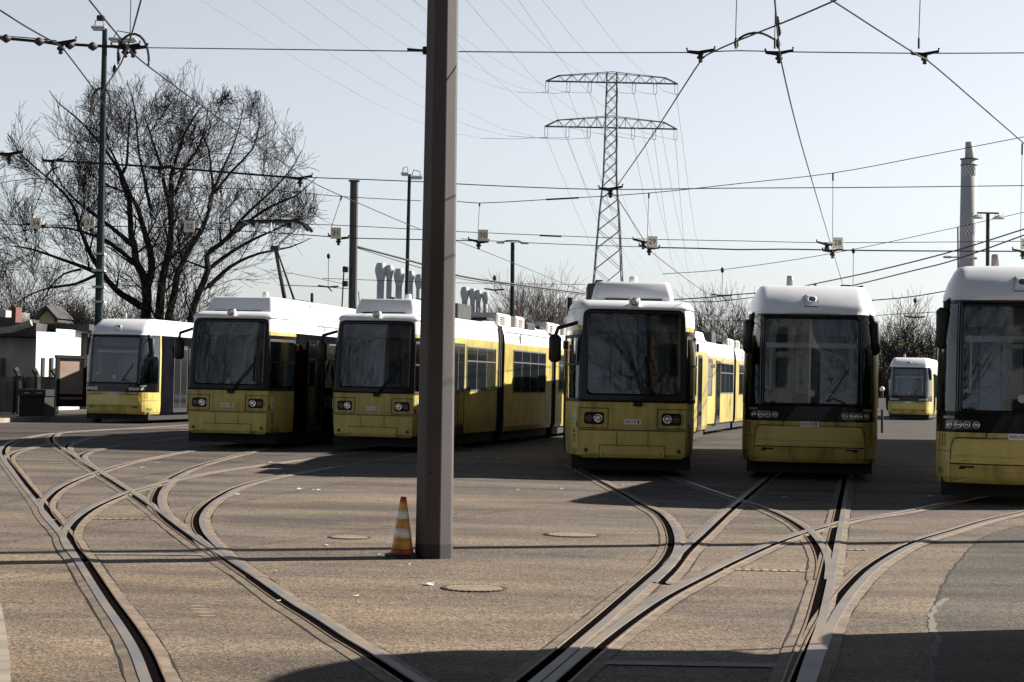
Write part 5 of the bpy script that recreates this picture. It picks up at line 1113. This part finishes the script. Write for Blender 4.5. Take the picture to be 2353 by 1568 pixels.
# warning boards hanging over the far tracks
for px_, py_, Y in ((2096, 765, 90), (1563 + 525, 770, 88)): pass
for lb, px_, py_ in (('small green and yellow board hanging among the far bare trees, right one', 2070, 792), ('small green and yellow board hanging left of the square-on low tram', 1690, 785)):
    a = at(px_, py_, 95); t = thing('hanging_board', lb, 'sign', a, 0, 'small boards hung over the far tracks'); m = MB(); m.box((0, 0, .11), (.26, .03, .10)); m.box((0, 0, -.10), (.26, .03, .12)); m.build('green_part', mat('board_green', (.03, .16, .07), .6), t)
    m = MB(); m.box((0, 0, .01), (.26, .034, .10)); m.build('yellow_part', mat('board_yellow', (.55, .40, .05), .6), t); m = MB(); m.tube([(0, 0, .16), (0, 0, 1.6)], .01, 4); m.build('hanger', WIRE, t)

# ------------------------------------------------------------------ overhead wires
ZW = 1.6 + (880 - 118) * pY / F
def wire(name, label, pts, r_, z=None, Y=None, ext=0, cat='overhead wire', m_=WIRE, sm=True, n=5, ext0=0, group=None):
    L = []
    for i, q in enumerate(pts):
        if len(q) == 3: L.append(at(*q))
        elif Y is not None: L.append(at(q[0], q[1], Y if not isinstance(Y, tuple) else Y[0] + (Y[1] - Y[0]) * (q[0] - pts[0][0]) / (pts[-1][0] - pts[0][0])))
        else: L.append(onz(q[0], q[1], z))
    if ext: L.append(L[-1] + (L[-1] - L[-2]).normalized() * ext)
    if ext0: L = [L[0] + (L[0] - L[1]).normalized() * ext0] + L
    m = MB(); m.tube(catmull(L, .5) if sm else L, r_, n); return tag(m.build(name, m_), label, cat, group)
GW = 'overhead contact wires'; GSp = 'cross-span wires'
Y1 = pY
wire('contact_wire', 'contact wire entering at the top left edge and bending at the first left clamp', [(-20, 12), (0, 24), (60, 62), (110, 90), (136, 104), (150, 118), (215, 205), (300, 332), (338, 383)], .0075, z=ZW, ext=0, group=GW, ext0=3)
wire('contact_wire', 'contact wire from the left clamp fading down through the huge tree', [(338, 383), (410, 430), (520, 490), (640, 548)], .0085, z=ZW, group=GW)
wire('contact_wire', 'long contact wire from the top left down behind the big pole', [(190, -20), (205, 0), (245, 50), (290, 104), (304, 122), (345, 156), (520, 284), (700, 408), (735, 428), (830, 470), (968, 528), (1054, 556), (1160, 597), (1345, 672)], .0075, z=ZW, group=GW, ext0=2)
wire('feeder_wire', 'feeder wire running from the top left loop down to the far left', [(328, -15), (300, 86), (278, 146), (245, 196), (215, 250), (150, 352), (128, 368), (80, 478)], .008, z=ZW + .05, group=GW, ext0=2)
wire('hanger_wire', 'upright hanger wire above the left ring of insulators', [(301, -15, Y1 + 3.5), (299, 88, Y1 + 3.5)], .006, sm=False)
wire('jumper_cable', 'thick looped jumper cable around the left wire crossing', [(272, 148), (271, 125), (276, 100), (292, 83), (312, 79), (330, 92), (340, 118), (342, 140), (340, 153)], .014, Y=Y1 + 3.4, cat='jumper cable')
wire('jumper_cable', 'looped jumper cable crossing the tall left mast', [(209, 258), (213, 222), (222, 207), (236, 203), (248, 211), (253, 232), (256, 268)], .014, Y=23, cat='jumper cable')
wire('jumper_cable', 'faint looped jumper cable low before the huge tree at left', [(106, 420), (108, 402), (122, 390), (134, 384)], .014, Y=28, cat='jumper cable')
wire('jumper_cable', 'arched jumper cable joining the two right wires near the top', [(1692, 98), (1700, 88), (1720, 78), (1745, 76), (1765, 83), (1787, 96)], .012, Y=Y1 + 2, cat='jumper cable')
wire('contact_wire', 'contact wire from top right bending at the centre clamp down to the pylon', [(1940, -10), (1915, 3), (1800, 52), (1700, 92), (1625, 126), (1612, 138), (1580, 186), (1500, 310), (1418, 428)], .0075, z=ZW, group=GW, ext0=2)
wire('contact_wire', 'contact wire running from the pylon clamp down to the right', [(1414, 448), (1490, 568), (1500, 582), (1600, 658), (1640, 682), (1730, 718)], .0085, z=ZW, group=GW)
wire('contact_wire', 'contact wire peaking at the top right then falling to the right edge', [(1890, -10), (1915, 3), (2000, 58), (2110, 128), (2130, 138), (2240, 232), (2353, 330)], .0075, z=ZW, group=GW, ext=4, ext0=2)
wire('contact_wire', 'steep contact wire dropping to the sign numbered 28', [(1776, -20), (1780, 0), (1787, 80), (1793, 132), (1830, 290), (1870, 430), (1912, 572), (1937, 656)], .0075, z=ZW, group=GW, ext0=2)
for i, (x0, x1, lb) in enumerate([(1693, 1690, 'upright hanger left of the arched jumper cable'), (1782, 1780, 'upright hanger at the right end of the arched jumper cable'), (2115, 2111, 'upright hanger over the rightmost clamp')]):
    wire('hanger_wire', lb, [(x0, -15, Y1 + .6), (x1 + .4, 84, Y1 + .3), (x1, 112, Y1 + .3)], .0045, sm=False); wire('hanger_eye', 'turnbuckle on the ' + lb, [(x1 + .5, 88, Y1 + .3), (x1 + .2, 112, Y1 + .3)], .011, sm=False, cat='fitting')
wire('span_wire', 'heavy cross-span at the top left with insulator discs', [(-30, 86), (0, 88), (60, 93), (130, 100), (240, 107), (330, 109)], .017, Y=Y1 + 3.2, group=GSp)
wire('span_wire', 'thin second wire just above the heavy top left span', [(-30, 80), (0, 83), (60, 87), (130, 94)], .006, Y=Y1 + 3.2, group=GSp)
wire('span_wire', 'cross-span wire from the left ring to the big pole', [(330, 110, Y1 + 3.2), (650, 114, Y1 + 1.6), (978, 118.5, Y1)], .0055, group=GSp)
wire('span_wire', 'cross-span wire from the big pole to the right edge', [(1053, 119, Y1), (1300, 121, Y1 + .1), (1590, 121, Y1 + .3), (1640, 119, Y1 + .3), (1700, 117, Y1 + .3), (1780, 119, Y1 + .3), (1840, 120, Y1 + .3), (2120, 123, Y1 + .4), (2353, 122, Y1 + .5), (2420, 122, Y1 + .5)], .0055, group=GSp)
wire('span_wire', 'heavy second cross-span over the huge tree at left', [(130, 370), (200, 374), (440, 390), (600, 403), (706, 411)], .017, Y=28.5, group=GSp)
wire('span_wire', 'thin second cross-span running behind the big pole to the pylon clamp', [(706, 408), (968, 418), (1050, 423), (1200, 430), (1395, 436), (1650, 433), (2000, 431), (2353, 427), (2420, 427)], .008, Y=(28.5, 31), group=GSp)
SY = 41.0
wire('span_wire', 'cross-span wire carrying the numbered track signs', [(-20, 514), (60, 517), (205, 519), (450, 526), (700, 540), (800, 547), (968, 551), (1060, 553), (1110, 555)], .011, Y=SY, group=GSp)
wire('span_wire', 'cross-span wire from sign 29 to the right edge', [(1490, 569), (1600, 571), (1700, 574), (1800, 573), (1910, 575), (2100, 577), (2353, 578), (2420, 578)], .015, Y=SY, group=GSp)
wire('span_wire', 'slack thin wire between signs 30 and 29', [(1060, 549), (1110, 553), (1300, 562), (1490, 568)], .008, Y=SY, group=GSp)
wire('span_wire', 'upper thin wire above the sign span', [(700, 515), (800, 519), (968, 528), (1060, 533), (1300, 543), (1490, 550), (1700, 554), (1900, 558), (2353, 555)], .008, Y=SY + .5, group=GSp)
wire('span_wire', 'slack catenary holding the sign droppers, left of the big pole', [(-20, 425), (82, 410), (205, 428), (435, 432), (600, 436), (785, 452), (968, 462)], .008, Y=SY, group=GSp)
wire('span_wire', 'slack catenary holding the sign droppers, rising to the right edge', [(1050, 463), (1102, 467), (1270, 458), (1491, 444), (1700, 422), (1914, 398), (2130, 358), (2353, 315), (2420, 303)], .009, Y=SY, group=GSp)
for a, b, lb in ((1255, 1330, 'turnbuckle pair on the rising catenary near the pylon'), (1240, 1290, 'turnbuckle on the upper sign wire left of the pylon')):
    wire('turnbuckle', lb, [(a, 459 if b > 1300 else 541.5), (b, 455 if b > 1300 else 543.5)], .02, Y=SY - .05, cat='fitting', sm=False)
FD = 'heavy feeder cables over the yard'
wire('feeder_cable', 'heavy feeder cable falling from the black mast behind the big pole', [(820, 567, 52), (880, 583, 53), (968, 607, 55), (1054, 634, 58), (1178, 653, 62), (1345, 675, 66)], .030, group=FD)
wire('feeder_cable', 'thinner cable just below the heavy feeder from the black mast', [(820, 570, 52), (960, 614, 55), (1054, 640, 58), (1178, 657, 62), (1345, 679, 66)], .012, group=FD)
wire('feeder_cable', 'cable across the yard from the black mast roof level to A-1513', [(740, 640, 60), (968, 648, 60), (1140, 652, 62), (1345, 654, 64)], .010, group=FD)
wire('feeder_cable', 'upper double cable rising over the square-on tram to the right edge', [(1735, 681, 70), (1861, 655, 66), (2016, 622, 60), (2186, 579, 56), (2353, 527, 52), (2420, 505, 50)], .022, group=FD)
wire('feeder_cable', 'lower double cable rising over the square-on tram to the right edge', [(1800, 692, 70), (1953, 658, 66), (2100, 622, 60), (2193, 598, 56), (2353, 541, 52), (2420, 518, 50)], .022, group=FD)
wire('feeder_cable', 'thin rising cable from the pylon foot to the upper right', [(1522, 630, 70), (1660, 620, 70), (1910, 583, 70), (2193, 524, 70), (2353, 488, 70)], .012, group=FD)
wire('feeder_cable', 'low cable between the two middle trams, upper', [(1548, 689, 60), (1640, 683, 60), (1733, 674, 60), (1800, 680, 60)], .018, group=FD)
wire('feeder_cable', 'low cable between the two middle trams, lower', [(1548, 694, 60), (1650, 693, 60), (1740, 683, 60), (1800, 684, 60)], .014, group=FD)
wire('feeder_cable', 'low cable between the square-on tram and the largest tram', [(1985, 692, 55), (2060, 686, 55), (2110, 680, 55), (2180, 668, 55)], .016, group=FD)
wire('feeder_cable', 'thin low cable over the small far tram', [(1985, 728, 60), (2060, 722, 60), (2180, 716, 60)], .010, group=FD)
wire('feeder_cable', 'row of thin cables behind the coupled tram, upper one', [(1590, 738, 70), (1700, 738, 70), (1730, 740, 70)], .012, group=FD)
wire('feeder_cable', 'thin straight cable between black mast and raised pantograph', [(640, 655, 60), (752, 660, 60), (800, 664, 60)], .012, group=FD)
wire('feeder_cable', 'thin wire crossing the lower branches to the black mast', [(620, 620, 58), (730, 640, 58), (800, 655, 58)], .008, group=FD)
HG = 'short hangers with insulators over the far tracks'
for a, y0_, y1_, lb in ((755, 588, 660, 'short hanger left of the black mast'), (1137, 638, 667, 'short hanger right of the big pole'), (1660, 620, 680, 'short hanger between the two middle trams'), (1961, 576, 660, 'short hanger over the square-on low tram'), (2103, 690, 730, 'short hanger over the small far tram')):
    wire('hanger_wire', lb, [(a, y0_, 58), (a - 1, y1_, 58)], .010, sm=False, cat='hanger', group=HG)
    c = at(a, y0_, 57.9); m = MB(); m.lathe(c, [(.02, -.10), (.055, -.05), (.055, .03), (.02, .07)], 10); tag(m.build('insulator', RUB, None, True), 'dark insulator knob on top of the ' + lb, 'insulator', 'insulator knobs on the far hangers')
    c = at(a - 1, y1_, 57.9); m = MB(); m.tube([c + Vector((-.32, 0, .04)), c, c + Vector((.32, 0, .03))], .025, 5); m.tube([c, c + Vector((.12, 0, -.14))], .02, 5); tag(m.build('clamp', WIRE), 'small wire clamp at the foot of the ' + lb, 'clamp', 'small clamps on the far hangers')

def clamp(label, px_, py_, Y, s_=1.0, flip=1, arm=True):
    c = at(px_, py_, Y); t = thing('wire_clamp', label, 'wire clamp', c, 0, 'cast clamps holding the contact wires')
    m = MB(); m.tube([(-.13 * s_ * flip, 0, .045 * s_), (-.12 * s_ * flip, 0, .01 * s_), (-.02 * s_ * flip, 0, .0), (.13 * s_ * flip, 0, .035 * s_), (.13 * s_ * flip, 0, .065 * s_)], [.010 * s_, .016 * s_, .020 * s_, .013 * s_, .010 * s_], 6); m.build('yoke', WIRE, t)
    m = MB(); m.lathe((0, 0, 0), [(.012 * s_, -.09 * s_), (.022 * s_, -.08 * s_), (.014 * s_, -.065 * s_), (.034 * s_, -.05 * s_), (.036 * s_, -.035 * s_), (.022 * s_, -.03 * s_), (.028 * s_, -.01 * s_), (.02 * s_, .0)], 12); m.build('insulator', RUB, t, True)
clamp('cast clamp holding the wire that bends toward the pylon, left of the arched jumper', 1610, 122, Y1 + .28)
clamp('cast clamp under the right end of the arched jumper', 1790, 124, Y1 + .28, flip=1)
clamp('rightmost cast clamp near the top right', 2125, 126, Y1 + .35)
clamp('cast clamp on the heavy span at the top left', 140, 101, Y1 + 3.1, 1.25); clamp('left cast clamp inside the looped jumper ring', 288, 110, Y1 + 3.1, 1.2); clamp('right cast clamp inside the looped jumper ring', 306, 110, Y1 + 3.1, 1.2, -1)
clamp('cast clamp before the pylon where wires cross', 1403, 436, 30, 1.5); clamp('cast clamp at the right end of the heavy second span', 690, 411, 28.3, 1.4); clamp('cast clamp at the left edge below the top span', 22, 356, 28.3, 1.6); clamp('cast clamp on the second span before the huge tree', 368, 388, 28.3, 1.5); clamp('small clamp on the second span at far left', 122, 371, 28.3, 1.3)
for x_, lb in ((82, '34'), (210, '33'), (440, '32'), (778, '31'), (1100, '30'), (1478, '29, upper'), (1492, '29, lower'), (1913, '28, lower'), (1900, '28, upper'), (2350, '27')):
    y_ = {82: 520, 210: 522, 440: 528, 778: 548, 1100: 557, 1478: 557, 1492: 571, 1913: 578, 1900: 563, 2350: 580}[x_]; clamp('wire clamp beneath sign ' + {'34': 'thirty-four at far left', '33': 'thirty-three by the tall mast', '32': 'thirty-two before the huge tree', '31': 'thirty-one by the black mast', '30': 'thirty right of the big pole', '29, upper': 'twenty-nine, the upper of two', '29, lower': 'twenty-nine, the lower of two', '28, lower': 'twenty-eight, the lower of two', '28, upper': 'twenty-eight, the upper of two', '27': 'twenty-seven at the right edge'}[lb], x_, y_, SY - .1, 1.75, flip=1 if x_ % 2 else -1)
for i, (x_, y_) in enumerate([(14, 89), (90, 96), (213, 107), (160, 104)]):
    c = at(x_, y_, Y1 + 3.15); m = MB(); m.lathe(c, [(.02, -.05), (.045, -.012), (.05, 0), (.045, .012), (.02, .05)], 14, axis='X'); m2 = m; tag(m.build('insulator', RUB, None, True), ['insulator disc nearest the left edge on the top span', 'insulator disc left of the first clamp on the top span', 'insulator disc left of the tall mast on the top span', 'insulator disc just right of the first clamp on the top span'][i], 'insulator', 'insulator discs on the top span')
for i, (x_, y_) in enumerate([(273, 132), (263, 160), (1787, 50), (1790, 72), (1692, 100), (1788, 100)]):
    c = at(x_, y_, Y1 + (3.3 if x_ < 400 else .5)); m = MB(); m.lathe(c, [(.008, -.05), (.022, -.02), (.022, .02), (.008, .05)], 10); tag(m.build('insulator', RUB, None, True), ['insulator bead on the feeder inside the looped jumper', 'insulator bead on the feeder just below the looped jumper', 'upper bead on the steep contact wire at the top', 'lower bead on the steep contact wire at the top', 'clip at the left foot of the arched jumper', 'clip at the right foot of the arched jumper'][i], 'insulator', 'small beads on the wires')
# numbered signs
SGN = mat('sign_cream', (.74, .71, .60), .7, var=.12, scale=6)
for num, xs, ys, xd, yd in (('34', 82, 514, 82, 410), ('33', 205.5, 512, 200, 428), ('32', 435, 521, 430, 432), ('31', 772, 536, 785, 452), ('30', 1110, 541, 1102, 467), ('29', 1499, 556, 1491, 444), ('28', 1925, 559, 1914, 398), ('27', 2357, 561, 2349, 330)):
    c = at(xs, ys, SY - .15); t = thing('track_sign', 'square cream sign reading %s' % {'34': 'thirty-four, first from the left', '33': 'thirty-three, beside the tall left mast', '32': 'thirty-two, in front of the huge tree', '31': 'thirty-one, left of the black mast', '30': 'thirty, just right of the big pole', '29': 'twenty-nine, right of the pylon', '28': 'twenty-eight, above the square-on tram', '27': 'twenty-seven, cut by the right edge'}[num], 'sign', c, 0, 'numbered signs above the tracks')
    m = MB(); hw_ = 12.2 * SY / F; m.box((0, 0, 0), (2 * hw_, .012, 2.15 * hw_), bev=.004); m.build('board', SGN, t)
    v_, f_ = text_mesh(num); m = MB(); m.add([(x_ * .165, -.008, y_ * .165) for x_, y_ in v_], f_); m.build('number', TXK, t)
    d = at(xd, yd, SY) - c; m = MB(); e = Vector((-hw_ * .95, .02, hw_)); m.tube([e, d], .007, 4); m.tube([d, d - (d - e) * .12], .022, 5); m.build('dropper', WIRE, t)

# ------------------------------------------------------------------ things just outside the picture that shade it or show in the glass
x_ = onz(2353, 1245); d = SUNV.copy(); d.z = 0; d.normalize(); base = x_ + d * 5.0
t = thing('catenary_mast', 'grey mast standing outside the right edge, throwing its long shadow across the rails', 'mast', base); m = MB(); octa(m, [(.178 - .056 * z / 9.5, z) for z in hts], .07); m.build('shaft', POLEG, t)
m = MB(); octa(m, [(.181, 0), (.181, .14)], .07); m.build('foot_band', RUB, t)
flex_tram('tram outside the right edge whose shadow covers the bottom right', 'trams parked beside the camera', 5.25, 13.1, 172, [172], [9.5, 8], '9060', full=False)
HB = mat('hall_brick', (.07, .06, .055), .9, var=.3, scale=.8); HY_ = -20.0
t = thing('added_hall', 'dark brick hall added unseen behind the camera, dimming the ambient light and the windscreens', 'building', (0, HY_, 0))  # hall added to darken ambient light and windscreen reflections
m = MB(); m.box((0, -8, 4.5), (130, 16, 9)); m.build('wall', HB, t); m = MB(); m.box((0, -7.9, 9.2), (132, 17, .6)); m.build('roof', ROOFD, t)
for q in range(-8, 9):
    m = MB(); m.box((q * 6.2, .05, 4.5), (3.6, .12, 4.5)); w_ = m.build('window', mat('hall_window', (.16, .18, .20), .2, var=.3), t)
    m = MB()
    for a in (-.9, 0, .9): m.box((q * 6.2 + a, .13, 4.5), (.08, .06, 4.5))
    m.box((q * 6.2, .13, 5.0), (3.6, .07, .1)); m.build('glazing_bar', RUB, w_)


def block(label, x0, x1, y, h, m_):
    t = thing('apartment_block', label, 'building', ((x0 + x1) / 2, y, 0), 0, 'tall blocks behind the camera'); w_ = x1 - x0
    m = MB(); m.box((0, -5, h / 2), (w_, 10, h)); m.build('wall', m_, t)
    for k in range(int(w_ / 3)):
        for q in range(int(h / 3)):
            m = MB(); m.box((-w_ / 2 + 1.6 + k * 3, .03, 1.8 + q * 3), (1.3, .1, 1.5)); m.build('window', WIND, t)
block('tall ochre block behind the camera on the right, mirrored in the windscreens', 5, 20, -24, 24, mat('block_ochre', (.36, .30, .22), .85, var=.2, scale=.6))
block('tall dark block added far behind the camera on the left for the windscreens to mirror', -46, -34, -26, 24, mat('block_dark', (.12, .11, .10), .85, var=.2, scale=.6))  # dark block added to vary what the left windscreens reflect
block('narrow pale block behind the camera left of centre', -9, -4, -26, 21, mat('block_pale', (.50, .48, .45), .85, var=.2, scale=.6))
protos = []
for i, (x_, y_, sc, lb) in enumerate([(-9, -9, 1.0, 'bare tree behind the camera on the left'), (6.5, -13, 1.05, 'bare tree behind the camera, slightly right'), (-25, -9, 1.0, 'bare tree farther left behind the camera'), (-44, -10, 1.1, 'farthest left bare tree behind the camera'), (17, -9, .95, 'bare tree behind the camera, far right')]):
    if i < 3:
        hh = 17; rnd = random.Random(70 + i); b = Vector((x_, y_, 0)); t = thing('bare_tree', lb, 'tree', b, 0, 'bare trees behind the camera'); v, f, tv, tf = [], [], [], []
        tri_tube(v, f, b, b + Vector((0, 0, hh * .3)), .24, .18, 8)
        for k in range(6):
            an = k * 1.05 + rnd.uniform(-.3, .3); grow(tv, tf, rnd, b + Vector((0, 0, hh * .28)), Vector((math.cos(an) * .5, math.sin(an) * .5, 1)), hh * .38 * rnd.uniform(.8, 1.2), .13, 3, .6, .3, .014, .2, .2, (.55, .8))
        protos.append((t, mesh_kid('trunk', v, f, BARK, t), mesh_kid('crown', tv, tf, TWIG, t)))
    else:
        p0, a_, b_ = protos[i % 3]; t = thing('bare_tree', lb, 'tree', (x_, y_, 0), i * 1.3, 'bare trees behind the camera')
        for q in (a_, b_): c_ = q.copy(); C.objects.link(c_); c_.parent = t
    t.scale = (sc,) * 3
